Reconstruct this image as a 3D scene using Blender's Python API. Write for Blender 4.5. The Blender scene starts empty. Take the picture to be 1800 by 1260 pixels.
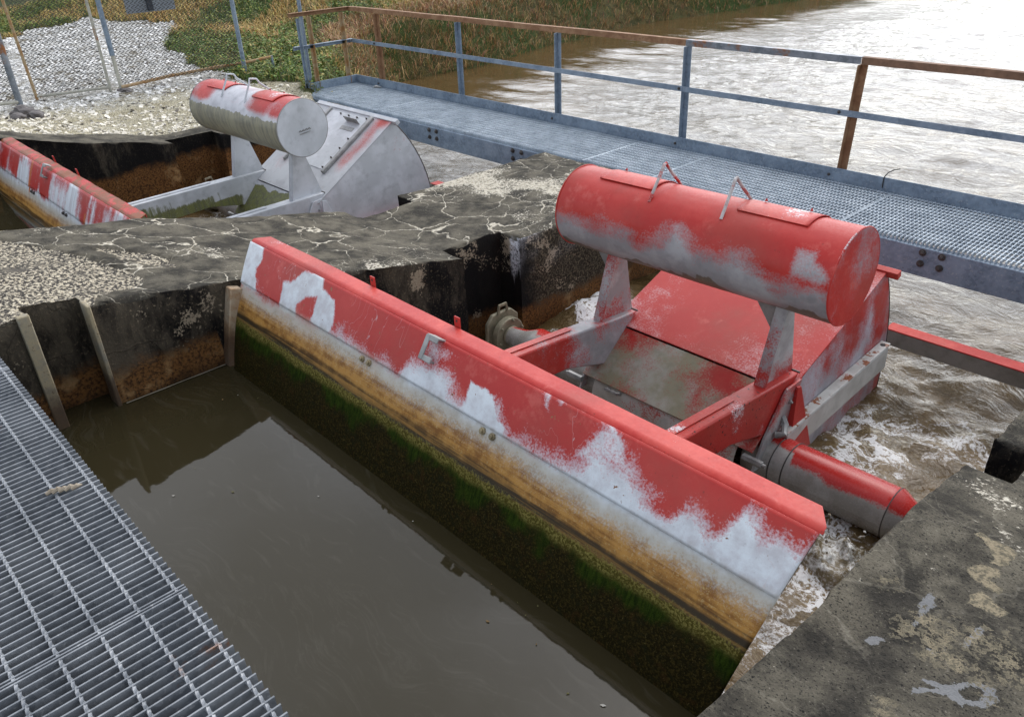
import bpy, bmesh, math, random
from math import sin, cos, pi, radians, sqrt, exp, atan2
from mathutils import Vector, Matrix, noise as mn
random.seed(11)
sc = bpy.context.scene
COL = sc.collection
def fb(x, y, z=0.0, o=4):
    return mn.fractal(Vector((x, y, z)), 1.0, 2.0, o)
def clamp(x, a=0.0, b=1.0): return a if x < a else b if x > b else x
def sstep(a, b, x):
    t = clamp((x-a)/(b-a)) if a != b else float(x > a)
    return t*t*(3-2*t)
def lerp(a, b, t): return a+(b-a)*t
def interp(pts, x):
    if x <= pts[0][0]: return pts[0][1]
    for (a, p), (b, q) in zip(pts, pts[1:]):
        if x <= b: return p+(q-p)*(x-a)/(b-a)
    return pts[-1][1]
def inpoly(p, poly):
    x, y = p; c = False; n = len(poly); j = n-1
    for i in range(n):
        xi, yi = poly[i]; xj, yj = poly[j]
        if (yi > y) != (yj > y) and x < (xj-xi)*(y-yi)/(yj-yi)+xi: c = not c
        j = i
    return c
def sdpoly(p, poly):                      # negative inside
    x, y = p; best = 1e9; n = len(poly)
    for i in range(n):
        ax, ay = poly[i]; bx, by = poly[(i+1) % n]
        dx, dy = bx-ax, by-ay
        t = clamp(((x-ax)*dx+(y-ay)*dy)/(dx*dx+dy*dy+1e-12))
        d = (x-ax-t*dx)**2+(y-ay-t*dy)**2
        if d < best: best = d
    d = sqrt(best)
    return -d if inpoly(p, poly) else d

# ---------------------------------------------------------------- mesh building
class MB:
    def __init__(s): s.v = []; s.f = []
    def add(s, vs, fs):
        o = len(s.v); s.v += [tuple(q) for q in vs]; s.f += [tuple(i+o for i in f) for f in fs]; return s
    def box(s, a, b, m=None):
        (x0, y0, z0), (x1, y1, z1) = a, b
        vs = [Vector(q) for q in ((x0,y0,z0),(x1,y0,z0),(x1,y1,z0),(x0,y1,z0),(x0,y0,z1),(x1,y0,z1),(x1,y1,z1),(x0,y1,z1))]
        if m is not None: vs = [m @ q for q in vs]
        return s.add(vs, [(0,3,2,1),(4,5,6,7),(0,1,5,4),(1,2,6,5),(2,3,7,6),(3,0,4,7)])
    def prism(s, poly, a0, a1, axis='x'):
        # poly in the two other axes, extruded from a0 to a1
        n = len(poly)
        def mk(p, a):
            return (a, p[0], p[1]) if axis == 'x' else (p[0], a, p[1]) if axis == 'y' else (p[0], p[1], a)
        vs = [mk(p, a0) for p in poly]+[mk(p, a1) for p in poly]
        fs = [tuple(range(n))[::-1], tuple(range(n, 2*n))]+[(i, (i+1) % n, (i+1) % n+n, i+n) for i in range(n)]
        return s.add(vs, fs)
    def tube(s, path, r, n=10, cap=True):
        path = [Vector(p) for p in path]; rs = r if isinstance(r, (list, tuple)) else [r]*len(path)
        d0 = (path[1]-path[0]).normalized()
        up = Vector((0, 0, 1)) if abs(d0.z) < .9 else Vector((1, 0, 0))
        nrm = d0.cross(up).normalized(); vs = []
        for i, p in enumerate(path):
            d = ((path[min(i+1, len(path)-1)]-path[max(i-1, 0)])).normalized()
            nrm = (nrm-d*nrm.dot(d)).normalized(); b = d.cross(nrm)
            for k in range(n):
                a = 2*pi*k/n; vs.append(p+(nrm*cos(a)+b*sin(a))*rs[i])
        fs = [(i*n+k, i*n+(k+1) % n, (i+1)*n+(k+1) % n, (i+1)*n+k) for i in range(len(path)-1) for k in range(n)]
        if cap: fs += [tuple(range(n))[::-1], tuple(range((len(path)-1)*n, len(path)*n))]
        return s.add(vs, fs)
    def grid(s, P, flip=False):
        nu, nv = len(P), len(P[0]); vs = [q for row in P for q in row]
        fs = []
        for i in range(nu-1):
            for j in range(nv-1):
                f = (i*nv+j, (i+1)*nv+j, (i+1)*nv+j+1, i*nv+j+1)
                fs.append(f[::-1] if flip else f)
        return s.add(vs, fs)
    def build(s, name, mat=None, parent=None, bevel=0.0, smooth=35, fix=True, seg=2):
        me = bpy.data.meshes.new(name); me.from_pydata(s.v, [], s.f); me.update()
        if fix:
            bm = bmesh.new(); bm.from_mesh(me); bmesh.ops.recalc_face_normals(bm, faces=bm.faces); bm.to_mesh(me); bm.free()
        o = bpy.data.objects.new(name, me); COL.objects.link(o)
        if mat: me.materials.append(mat)
        if parent: o.parent = parent
        if smooth:
            me.polygons.foreach_set('use_smooth', [True]*len(me.polygons)); me.set_sharp_from_angle(angle=radians(smooth))
        if bevel:
            b = o.modifiers.new('Bevel', 'BEVEL'); b.width = bevel; b.segments = seg; b.limit_method = 'ANGLE'; b.angle_limit = radians(40)
        return o
def fattr(o, name, vals):
    a = o.data.attributes.new(name, 'FLOAT', 'POINT'); a.data.foreach_set('value', vals)
def tag(o, label=None, cat=None, group=None, kind=None):
    if label: o['label'] = label
    if cat: o['category'] = cat
    if group: o['group'] = group
    if kind: o['kind'] = kind
    return o
def empty(name, loc, rot=(0, 0, 0)):
    o = bpy.data.objects.new(name, None); COL.objects.link(o); o.location = loc; o.rotation_euler = rot; o.empty_display_size = .1
    return o

# ---------------------------------------------------------------- node helpers
class NT:
    def __init__(s, name):
        s.m = bpy.data.materials.new(name); s.m.use_nodes = True; s.t = s.m.node_tree
        s.b = s.t.nodes['Principled BSDF']; s.L = s.t.links
        s.tc = s.t.nodes.new('ShaderNodeTexCoord')
    def put(s, sock, v):
        if hasattr(v, 'is_output') or hasattr(v, 'links'): s.L.new(v, sock)
        elif isinstance(v, (tuple, list)): sock.default_value = (*v, 1) if len(v) == 3 and sock.type == 'RGBA' else v
        else: sock.default_value = v
    def n(s, typ, **k):
        nd = s.t.nodes.new(typ)
        for a, b in k.items(): setattr(nd, a, b)
        return nd
    @property
    def obj(s): return s.tc.outputs['Object']
    @property
    def uv(s): return s.tc.outputs['UV']
    def mp(s, vec, scale=(1, 1, 1), loc=(0, 0, 0), rot=(0, 0, 0)):
        nd = s.n('ShaderNodeMapping'); s.put(nd.inputs[0], vec); nd.inputs['Scale'].default_value = scale; nd.inputs['Location'].default_value = loc; nd.inputs['Rotation'].default_value = rot
        return nd.outputs[0]
    def noise(s, vec, scale, detail=5, rough=.55, dist=0.0, out='Fac'):
        nd = s.n('ShaderNodeTexNoise'); s.put(nd.inputs['Vector'], vec)
        nd.inputs['Scale'].default_value = scale; nd.inputs['Detail'].default_value = detail
        nd.inputs['Roughness'].default_value = rough; nd.inputs['Distortion'].default_value = dist
        return nd.outputs[out]
    def vor(s, vec, scale, feature='F1', out='Distance', rand=1.0):
        nd = s.n('ShaderNodeTexVoronoi', feature=feature); s.put(nd.inputs['Vector'], vec); nd.inputs['Scale'].default_value = scale
        nd.inputs['Randomness'].default_value = rand
        return nd.outputs[out]
    def math(s, op, a, b=0.0, c=None, cl=False):
        nd = s.n('ShaderNodeMath', operation=op, use_clamp=cl); s.put(nd.inputs[0], a); s.put(nd.inputs[1], b)
        if c is not None: s.put(nd.inputs[2], c)
        return nd.outputs[0]
    def mul(s, a, b): return s.math('MULTIPLY', a, b)
    def addm(s, a, b): return s.math('ADD', a, b)
    def mr(s, v, a, b, c=0.0, d=1.0, smooth=True):
        nd = s.n('ShaderNodeMapRange'); nd.interpolation_type = 'SMOOTHSTEP' if smooth else 'LINEAR'
        s.put(nd.inputs[0], v)
        for i, q in enumerate((a, b, c, d)): s.put(nd.inputs[1+i], q)
        return nd.outputs[0]
    def mix(s, f, a, b, blend='MIX'):
        nd = s.n('ShaderNodeMix', data_type='RGBA', blend_type=blend); s.put(nd.inputs[0], f); s.put(nd.inputs[6], a); s.put(nd.inputs[7], b)
        return nd.outputs[2]
    def attr(s, name, out='Fac'):
        nd = s.n('ShaderNodeAttribute', attribute_name=name); return nd.outputs[out]
    def sep(s, vec):
        nd = s.n('ShaderNodeSeparateXYZ'); s.put(nd.inputs[0], vec); return nd.outputs
    def norm(s):
        nd = s.n('ShaderNodeNewGeometry'); return s.sep(nd.outputs['True Normal'])
    def vadd(s, a, b, k=1.0):
        m = s.n('ShaderNodeVectorMath', operation='SUBTRACT'); s.put(m.inputs[0], b); m.inputs[1].default_value = (.5, .5, .5)
        w = s.n('ShaderNodeVectorMath', operation='SCALE'); s.L.new(m.outputs[0], w.inputs[0]); w.inputs['Scale'].default_value = k
        q = s.n('ShaderNodeVectorMath', operation='ADD'); s.put(q.inputs[0], a); s.L.new(w.outputs[0], q.inputs[1]); return q.outputs[0]
    def warp(s, vec, scale, k, detail=3): return s.vadd(vec, s.noise(vec, scale, detail, out='Color'), k)
    def bump(s, h, strength=.3, dist=.01, nrm=None):
        nd = s.n('ShaderNodeBump'); s.put(nd.inputs['Height'], h); nd.inputs['Strength'].default_value = strength; nd.inputs['Distance'].default_value = dist
        if nrm is not None: s.L.new(nrm, nd.inputs['Normal'])
        return nd.outputs[0]
    def done(s, col, rough=.5, metal=0.0, normal=None, spec=None, ior=None):
        s.put(s.b.inputs['Base Color'], col); s.put(s.b.inputs['Roughness'], rough); s.put(s.b.inputs['Metallic'], metal)
        if normal is not None: s.L.new(normal, s.b.inputs['Normal'])
        if spec is not None: s.b.inputs['Specular IOR Level'].default_value = spec
        if ior: s.b.inputs['IOR'].default_value = ior
        return s.m

RED = (.40, .020, .016); RED2 = (.52, .060, .045); WHT = (.66, .67, .69); GRY = (.33, .33, .33)

def red_coat(t, c, fade=.45):
    """weathered red: broad chalky fading plus small dirt specks"""
    a = t.noise(c, 2.3, 5, .6); b = t.noise(c, 22, 4, .65)
    f = t.mr(t.addm(t.mul(a, .7), t.mul(b, .3)), .38, .68)
    r = t.mix(t.mul(f, fade), RED, RED2)
    r = t.mix(t.mul(t.mr(t.noise(t.mp(c, (1, 1, 1), (8, 8, 8)), 1.7, 6, .65), .45, .68), .40), r, (.25, .060, .042))
    r = t.mix(t.mul(t.mr(t.noise(t.mp(c, (1, 1, 1), (2, 5, 1)), 5.5, 6, .7), .56, .70), .28), r, (.66, .20, .16))
    sp = t.mr(t.noise(c, 75, 2, .5), .69, .76)
    return t.mix(t.mul(sp, .6), r, (.16, .03, .02))
def mat_paint(name, thr=.5, soft=.10, sc_=(1, 1, 1), scale=2.2, under=GRY, under2=WHT, seed=0, algae=None, rust=0.0, fade=.45, attr=False, speck=0.0, rough=.42):
    t = NT(name); c = t.obj
    m = t.mp(c, sc_, (seed*3.1, seed*1.7, seed*.9))
    n1 = t.noise(m, scale, 4, .55); fine = t.noise(c, 95, 3, .7); med = t.noise(c, 14, 4, .6)
    grain = t.addm(t.mul(t.math('SUBTRACT', fine, .5), .80), t.mul(t.math('SUBTRACT', med, .5), .40))
    if attr:
        src = t.addm(t.attr('white'), grain); w = t.mr(src, .5-soft, .5+soft, smooth=False)
    else:
        src = t.addm(n1, t.mul(grain, .50)); w = t.mr(src, thr-soft, thr+soft)
    un = t.mix(t.mr(t.noise(m, scale*1.9, 5, .6), .40, .62), under, under2)
    un = t.mix(t.mul(t.mr(med, .5, .75), .35), un, tuple(q*.55 for q in under))
    col = t.mix(w, red_coat(t, c, fade), un)
    if algae:                                     # (colour, amount, threshold)
        ac, amt, th = algae
        st = t.noise(t.mp(c, (9, 9, 1.2)), 3.0, 5, .65)
        am = t.attr('algae')
        k = t.mr(t.addm(am, t.mul(t.math('SUBTRACT', st, .5), .5)), th-.06, th+.06)
        acol = t.mix(t.mr(st, .4, .65), ac, tuple(q*.45+.03 for q in ac))
        acol = t.mix(t.mr(fine, .5, .8), acol, (.30, .30, .24))
        col = t.mix(t.mul(k, amt), col, acol)
    if rust:
        rn = t.noise(t.mp(c, (2, 2, 2), (7, 3, seed)), 5.0, 6, .7)
        col = t.mix(t.mr(rn, .70-rust, .76-rust), col, t.mix(fine, (.10, .03, .012), (.33, .10, .03)))
    if speck:
        v = t.noise(c, 48, 2, .5)
        col = t.mix(t.mr(v, .68-speck, .72-speck), col, (.05, .012, .01))
    bp = t.bump(t.addm(t.mul(fine, .5), t.mul(med, .8)), .16, .004)
    return t.done(col, t.mr(fine, .2, .8, rough-.07, rough+.14), 0, bp, spec=.32)

def mat_skin(name, far=False):
    """gate face: UV u = metres along, v = metres down the curve"""
    t = NT(name); uv = t.uv; c = t.obj; s = t.sep(uv)
    v0 = s[1]
    fine = t.noise(c, 110, 3, .7); med = t.noise(c, 16, 5, .65); big = t.noise(uv, 2.0, 4, .6)
    streak = t.noise(t.mp(uv, (26, 1.6, 1)), 1.0, 5, .65); along = t.noise(t.mp(uv, (1.3, 42, 1)), 1.0, 5, .65)
    v = t.addm(v0, t.addm(t.mul(t.math('SUBTRACT', big, .5), .10), t.mul(t.math('SUBTRACT', med, .5), .05)))
    grain = t.addm(t.mul(t.math('SUBTRACT', fine, .5), .85), t.mul(t.math('SUBTRACT', med, .5), .62))
    w = t.mr(t.addm(t.attr('white'), grain), .32, .68, smooth=False)
    pal = t.mix(t.mr(streak if far else t.addm(t.mul(med, .6), t.mul(big, .4)), .38, .66), (.66, .70, .73), (.48, .47, .49))
    pal = t.mix(t.mul(t.mr(fine, .58, .75), .35), pal, (.25, .24, .24))
    pink = t.mr(t.attr('white'), .35, .75, 1.0, 0.0)
    pal = t.mix(t.mul(pink, .35), pal, (.55, .30, .38))
    col = t.mix(w, red_coat(t, c, .4), pal)
    if far:
        rs = t.mr(t.addm(t.attr('rust'), t.mul(t.math('SUBTRACT', streak, .5), .5)), .48, .6)
        col = t.mix(rs, col, t.mix(fine, (.36, .07, .012), (.55, .17, .05)))
    scr = t.mr(t.math('ABSOLUTE', t.math('SUBTRACT', t.noise(t.mp(t.warp(uv, 1.2, .5), (5, 2, 1), (3, 1, 0)), 2.2, 3, .5), .5)), 0, .006, 1.0, 0.0)
    col = t.mix(t.mul(t.mul(scr, t.mr(big, .5, .6)), .55), col, (.52, .42, .42))
    chip = t.mr(t.addm(t.noise(c, 34, 2, .5), t.mul(t.math('SUBTRACT', fine, .5), .25)), .735, .755); col = t.mix(chip, col, t.mix(med, (.12, .045, .02), (.33, .16, .07)))
    ob = 0.325 if not far else .36
    # chalky band, ochre stain, dark tide line, moss
    ch = t.mr(v, ob-.06, ob+.0); col = t.mix(t.mul(ch, .85), col, t.mix(med, (.55, .52, .44), (.38, .35, .28)))
    oc = t.mr(t.addm(v, t.addm(t.mul(t.math('SUBTRACT', along, .5), .05), t.mul(t.math('SUBTRACT', fine, .5), .16))), ob-.015, ob+.075)
    ocol = t.mix(t.mr(t.addm(t.mul(along, .5), t.mul(med, .5)), .42, .60), (.46, .235, .055), (.24, .10, .020)); ocol = t.mix(t.mul(t.mr(fine, .54, .70), .8), ocol, (.50, .37, .17)); ocol = t.mix(t.mr(t.addm(v, t.mul(t.math('SUBTRACT', along, .5), .10)), ob+.09, ob+.15), ocol, t.mix(t.mr(along, .40, .60), (.20, .11, .03), (.06, .032, .010)))
    col = t.mix(oc, col, ocol)
    if not far:
        e = t.addm(v0, t.mul(t.math('SUBTRACT', med, .5), .035))
        bl = t.mul(t.mr(e, .44, .470), t.mr(e, .482, .500, 1.0, 0.0)); col = t.mix(t.mul(bl, t.mr(along, .42, .56)), col, (.040, .028, .014))
        hair = t.noise(t.mp(uv, (70, 13, 1)), 1.0, 6, .75, .6); lobe = t.noise(t.mp(uv, (3.2, 1.6, 1)), 1.6, 4, .6); lobe2 = t.noise(t.mp(uv, (11, 5, 1)), 1.0, 3, .6)
        mo = t.mr(t.addm(e, t.mul(t.math('SUBTRACT', fine, .5), .05)), .474, .500)
        dk = t.mix(t.mr(fine, .46, .66), (.014, .011, .003), (.052, .038, .009)); dk = t.mix(t.mr(t.noise(c, 38, 3, .6), .52, .66), dk, (.016, .015, .005))
        dk = t.mix(t.mr(med, .55, .75), dk, (.040, .020, .006)); dk = t.mix(t.mr(t.noise(c, 190, 2, .6), .66, .74), dk, (.16, .125, .05))
        gr = t.mix(t.mr(hair, .36, .62), (.009, .018, .002), (.030, .052, .005))
        lim = t.addm(t.addm(.560, t.mul(t.math('SUBTRACT', lobe, .5), .34)), t.mul(t.math('SUBTRACT', lobe2, .5), .12))
        gz = t.mr(t.addm(v0, t.mul(t.math('SUBTRACT', hair, .5), .10)), t.math('SUBTRACT', lim, .02), t.addm(lim, .045), 1.0, 0.0)
        lg = t.mr(t.addm(e, t.addm(t.mul(t.math('SUBTRACT', lobe2, .5), .06), t.mul(t.math('SUBTRACT', fine, .5), .05))), .508, .545, 1.0, 0.0)
        crust = t.mix(t.mr(fine, .44, .60), (.075, .060, .012), (.25, .21, .06))
        moss = t.mix(t.mul(gz, .95), dk, gr); moss = t.mix(t.mul(lg, .85), moss, crust)
        wetm = mo
        col = t.mix(mo, col, moss)
    else:
        mo = t.mr(v, .50, .56); col = t.mix(mo, col, t.mix(streak, (.10, .085, .06), (.22, .19, .14))); wetm = mo
    bh = t.addm(t.mul(fine, .8), t.mul(med, .5)); bp = t.bump(bh, t.mr(wetm, 0, 1, .12, .5), .006) if False else t.bump(t.mul(bh, t.mr(wetm, 0, 1, .25, 1.6)), .45, .006)
    t.L.new(t.mr(wetm, 0, 1, .35, .06), t.b.inputs['Specular IOR Level']); return t.done(col, t.mr(wetm, 0, 1, .45, .8), 0, bp)

def mat_galv(name, base=(.22, .255, .30), dark=(.10, .125, .155), rusty=0.0, rough=.5, metal=.35):
    t = NT(name); c = t.obj
    sp = t.vor(t.warp(c, 30, .02), 42, out='Color'); spv = t.sep(sp)[0]
    n = t.noise(c, 5, 6, .65); f = t.noise(c, 70, 3, .6)
    col = t.mix(t.mr(n, .35, .65), base, dark); col = t.mix(t.mul(spv, .35), col, tuple(q*1.5 for q in base))
    col = t.mix(t.mul(t.mr(f, .58, .7), .5), col, (.42, .43, .43))
    if rusty:
        r = t.noise(t.mp(c, (1, 1, 1), (4, 4, 4)), 3.2, 7, .7)
        col = t.mix(t.mr(r, .66-rusty, .76-rusty), col, t.mix(f, (.13, .045, .015), (.36, .15, .05)))
    return t.done(col, t.mr(n, .3, .7, rough-.1, rough+.12), metal, t.bump(f, .12, .003))
def mat_rust(name, a=(.20, .095, .045), b=(.31, .18, .095), c2=(.09, .042, .022), tide=False):
    t = NT(name); c = t.obj; n = t.noise(c, 9, 6, .7); f = t.noise(c, 60, 4, .7)
    col = t.mix(t.mr(n, .35, .65), a, b); col = t.mix(t.mr(f, .55, .75), col, c2)
    if tide:
        zz = t.addm(t.sep(c)[2], t.mul(t.math('SUBTRACT', n, .5), .25)); col = t.mix(t.mr(zz, .02, .22, .9, 0.0), col, t.mix(f, (.020, .012, .007), (.09, .045, .02)))
    return t.done(col, .8, .1, t.bump(f, .3, .004))
def mat_plain(name, col, rough=.6, metal=0.0, var=.35, scale=12):
    t = NT(name); c = t.obj; n = t.noise(c, scale, 5, .65); f = t.noise(c, scale*7, 3, .65)
    k = t.mix(t.mr(n, .35, .65), col, tuple(q*(1-var) for q in col)); k = t.mix(t.mul(t.mr(f, .55, .75), .4), k, tuple(q*.5 for q in col))
    return t.done(k, rough, metal, t.bump(f, .15, .003))

def mat_concrete(name, crack=1.0, cream=.5, wl=(-.08, .24, -.45), side_b=.5, sdark=0.0, white=False, paint=False):
    """old stained concrete in world coordinates; wl = tide band (bottom, top) on the vertical faces"""
    t = NT(name); c = t.obj; z = t.sep(c)[2]; nz = t.norm()[2]
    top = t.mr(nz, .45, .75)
    big = t.noise(c, .9, 5, .6); mid = t.noise(c, 5, 6, .65); fin = t.noise(c, 60, 4, .7); gr = t.noise(c, 160, 2, .6)
    # --- top
    d = t.mix(t.mr(mid, .36, .64), (.034, .031, .025), (.125, .112, .085))
    d = t.mix(t.mul(t.mr(fin, .54, .72), .35), d, (.20, .180, .135))
    d = t.mix(t.mr(fin, .30, .42, 1.0, 0.0), d, (.016, .015, .014))
    if paint:
        pit = t.noise(c, 130, 3, .6); d = t.mix(t.mr(t.noise(c, 2.6, 6, .7), .40, .62), t.mix(.40, d, (.016, .015, .014)), d)
        d = t.mix(t.mr(pit, .33, .43, 1.0, 0.0), d, (.008, .008, .008)); d = t.mix(t.mr(t.addm(pit, t.mul(t.math('SUBTRACT', mid, .5), .25)), .64, .72), d, (.17, .155, .125))
    wc = t.warp(t.warp(c, 1.1, .35, 2), 4.0, .22, 5)
    e = t.vor(wc, 2.7, 'DISTANCE_TO_EDGE'); e2 = t.vor(t.warp(c, 7, .14, 3), 5.0, 'DISTANCE_TO_EDGE')
    wj = t.mr(t.noise(c, 3, 3), .3, .7, .001, .015)
    cm = t.mr(t.math('SUBTRACT', e, wj), -.006, .006, 1.0, 0.0)
    cm2 = t.mul(t.mr(t.math('SUBTRACT', e2, t.mul(wj, .9)), -.006, .008, 1.0, 0.0), t.mr(t.noise(c, 1.1, 3), .50, .58))
    gate = t.mr(t.noise(t.mp(c, (1, 1, 1), (5, 2, 0)), 1.7, 5, .65), .36, .46)
    cm = t.mul(t.math('MAXIMUM', t.mul(cm, gate), cm2), crack)
    # bright weathered patches with broken edges
    pn = t.addm(t.mul(t.noise(t.mp(c, (1, 1, 1), (1, 9, 0)), 1.15, 6, .62), .72), t.mul(fin, .28))
    far_ = t.mul(t.mr(t.sep(c)[1], 3.7, 4.3), .085) if white else 0.0
    pm = t.mr(t.addm(pn, far_), .60-.10*cream, .63-.10*cream); pm = t.mul(pm, t.mr(t.noise(c, 26, 4, .7), .36, .50))
    crm = t.mix(t.mr(fin, .35, .6), (.34, .30, .22), (.56, .52, .43))
    tc_ = t.mix(t.math('MAXIMUM', cm, pm), d, crm)
    ag = t.attr('agg')                                   # exposed aggregate, cream with black pores
    av = t.noise(c, 62, 3, .6); ac = t.mix(t.mr(av, .46, .58), (.05, .045, .04), t.mix(t.mr(gr, .4, .6), (.42, .36, .25), (.62, .56, .44)))
    ac = t.mix(t.mr(mid, .52, .68), ac, (.10, .09, .075))
    tc_ = t.mix(t.mr(t.addm(ag, t.mul(t.math('SUBTRACT', mid, .5), .3)), .42, .58), tc_, ac)
    if paint:
        pw = t.mr(t.addm(t.attr('paint'), t.addm(t.mul(t.math('SUBTRACT', fin, .5), 1.4), t.mul(t.math('SUBTRACT', t.noise(c, 30, 4, .7), .5), .7))), .46, .56); tc_ = t.mix(pw, tc_, t.mix(gr, (.13, .132, .134), (.20, .203, .205)))
        pt = t.mr(t.addm(t.attr('tan'), t.addm(t.mul(t.math('SUBTRACT', t.noise(c, 30, 5, .7), .5), 1.1), t.mul(t.math('SUBTRACT', fin, .5), .9))), .47, .53)
        tc_ = t.mix(pt, tc_, t.mix(t.mr(fin, .42, .62), (.25, .21, .14), (.10, .09, .065)))
    # --- sides
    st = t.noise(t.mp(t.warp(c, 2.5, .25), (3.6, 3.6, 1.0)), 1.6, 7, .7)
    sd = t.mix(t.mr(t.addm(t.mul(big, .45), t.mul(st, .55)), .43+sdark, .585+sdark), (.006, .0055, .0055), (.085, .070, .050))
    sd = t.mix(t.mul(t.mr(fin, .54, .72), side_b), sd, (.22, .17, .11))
    if white: sd = t.mix(t.mul(t.mr(t.addm(t.sep(c)[1], t.mul(t.math('SUBTRACT', mid, .5), .2)), 3.16, 3.34), .93), sd, (.008, .0075, .0075)); sd = t.mix(t.mul(t.mr(t.addm(t.sep(c)[1], t.mul(t.math('SUBTRACT', mid, .5), .3)), 3.84, 4.0), .9), sd, t.mix(t.mr(fin, .42, .68), (.025, .021, .016), (.16, .13, .085)))
    pls = 0.0 if sdark else t.mr(t.addm(t.mul(t.noise(t.mp(c, (1, 1, 1), (3, 7, 5)), 3.0, 6, .6), .7), t.mul(fin, .3)), .585, .61)
    sd = t.mix(t.mul(pls, .8), sd, (.34, .28, .20))
    zz = t.addm(z, t.addm(t.mul(t.math('SUBTRACT', mid, .5), .20), t.mul(t.math('SUBTRACT', big, .5), .16)))
    yb = t.mr(t.sep(c)[1], 1.46, 1.52); tl = t.mr(yb, 0, 1, wl[1], wl[2], False); dz = t.math('SUBTRACT', zz, tl); rb = t.mr(dz, -.05, .05, 1.0, 0.0)
    rc = t.mix(t.mr(fin, .40, .66), (.19, .088, .028), (.030, .014, .008)); rc = t.mix(t.mr(mid, .55, .7), rc, (.33, .20, .09))
    sd = t.mix(t.mul(rb, .92), sd, rc)
    wet = t.mr(t.math('SUBTRACT', zz, t.mr(yb, 0, 1, wl[0], -.86, False)), 0.0, .10, 1.0, 0.0); sd = t.mix(t.mul(wet, .75), sd, (.014, .010, .007))
    if white:                                            # white paint run in the pivot recess
        q = t.sep(c); m = t.mul(t.mr(t.math('ABSOLUTE', t.addm(q[0], 4.125)), .035, .065, 1.0, 0.0), t.mr(q[1], 3.74, 3.77))
        m = t.mul(m, t.mr(t.addm(q[2], t.mul(t.math('SUBTRACT', t.noise(t.mp(c, (40, 1, 1.5)), 1, 3), .5), .5)), -.34, -.20)); sd = t.mix(t.mul(m, t.mr(fin, .3, .6)), sd, (.62, .63, .66))
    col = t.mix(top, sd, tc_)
    h = t.addm(t.addm(t.mul(fin, .6), t.mul(mid, 1.2)), t.addm(t.mul(cm, .5), t.mul(gr, .25)))
    h = t.addm(h, t.mul(ag, t.mul(av, 1.6)))
    return t.done(col, .88, 0, t.bump(h, .75, .012), spec=.12)

M = {}
M['skin1'] = mat_skin('gate_face_paint'); M['skin2'] = mat_skin('far_gate_face_paint', True)
M['tank1'] = mat_paint('tank_paint', algae=((.13, .095, .05), .85, .5), attr=True, soft=.26, under=(.26, .26, .27), under2=(.36, .36, .37), fade=.5)
M['tank2'] = mat_paint('far_tank_paint', attr=True, soft=.28, under=(.40, .40, .43), under2=(.55, .55, .58), algae=((.27, .255, .165), .92, .5), fade=.8)
M['red'] = mat_paint('red_paint', thr=.69, soft=.06, seed=2, fade=.5)
M['redfade'] = mat_paint('sunfaded_red_paint', thr=.68, soft=.05, seed=4, fade=1.15, under=WHT, speck=.0)
M['orange'] = mat_paint('rusting_orange_red_paint', thr=.8, soft=.05, seed=5, fade=1.0, rust=.25)
M['handle'] = mat_paint('worn_handle_paint', thr=.46, soft=.08, seed=31, scale=9, under=(.36, .33, .32), under2=(.50, .48, .47))
M['arm1'] = mat_paint('arm_paint', thr=.51, soft=.09, seed=3, scale=1.9, under=(.27, .27, .28), under2=(.40, .38, .40))
M['arm1r'] = mat_paint('right_arm_paint', thr=.62, soft=.07, seed=6, scale=2.0, under=WHT, under2=WHT, speck=.03)
M['boxtop1'] = mat_paint('box_top_paint', thr=.66, soft=.16, seed=8, scale=1.1, under=WHT, under2=WHT, fade=.3)
M['endcap1'] = mat_paint('tank_end_paint', thr=.60, soft=.16, sc_=(1, .8, .6), seed=6, scale=3.2, under=(.30, .30, .32), under2=(.42, .41, .43))
M['boxside1'] = mat_paint('box_side_paint', thr=.52, soft=.12, sc_=(1, 1.1, .55), seed=1, scale=2.6, under=(.33, .33, .36), under2=(.48, .47, .52))
M['apron1'] = mat_paint('apron_paint', thr=.52, soft=.12, seed=9, scale=2.4, under=(.27, .255, .17), under2=(.37, .355, .30), rust=.04)
M['tubegrey'] = mat_paint('grey_tube_paint', thr=.40, soft=.07, seed=5, scale=1.7, under=(.38, .365, .32), under2=(.46, .45, .42), fade=.1, rough=.38)
M['tubered'] = mat_paint('glossy_tube_paint', attr=True, soft=.2, under=(.26, .245, .22), under2=(.34, .33, .31), fade=.0, rough=.22)
M['post1'] = mat_paint('bracket_paint', thr=.46, soft=.09, seed=12, scale=2.6, under=(.30, .29, .29), under2=(.43, .43, .43))
M['grey2'] = mat_paint('far_gate_grey_paint', thr=.22, soft=.07, seed=14, scale=1.6, under=(.48, .50, .52), under2=(.60, .62, .65), algae=((.17, .18, .035), .95, .5))
M['boxtop2'] = mat_paint('far_box_top_paint', attr=True, soft=.30, seed=21, scale=1.5, under=(.40, .41, .43), under2=(.48, .50, .52), fade=1.2)
M['chan'] = mat_paint('channel_paint', thr=.22, soft=.04, seed=15, scale=3, under=(.48, .48, .45), under2=(.58, .58, .55), rust=.04)
M['chantop'] = mat_paint('rusty_channel_top_paint', thr=.34, soft=.06, seed=16, scale=4, under=(.42, .41, .38), under2=(.5, .5, .47), rust=.17)
M['bar'] = mat_paint('strut_side_paint', thr=.2, soft=.04, seed=17, under=(.17, .16, .13), under2=(.24, .23, .20))
M['steel'] = mat_plain('bare_grey_steel', (.33, .33, .32), .45, .3)
M['brass'] = mat_plain('weathered_bearing_metal', (.30, .275, .19), .5, .25)
M['bolt'] = mat_plain('stained_bolt', (.33, .27, .16), .5, .5)
M['boltd'] = mat_plain('dark_bolt', (.10, .09, .085), .55, .5)
M['rubber'] = mat_plain('black_rubber', (.02, .02, .02), .7)
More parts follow.
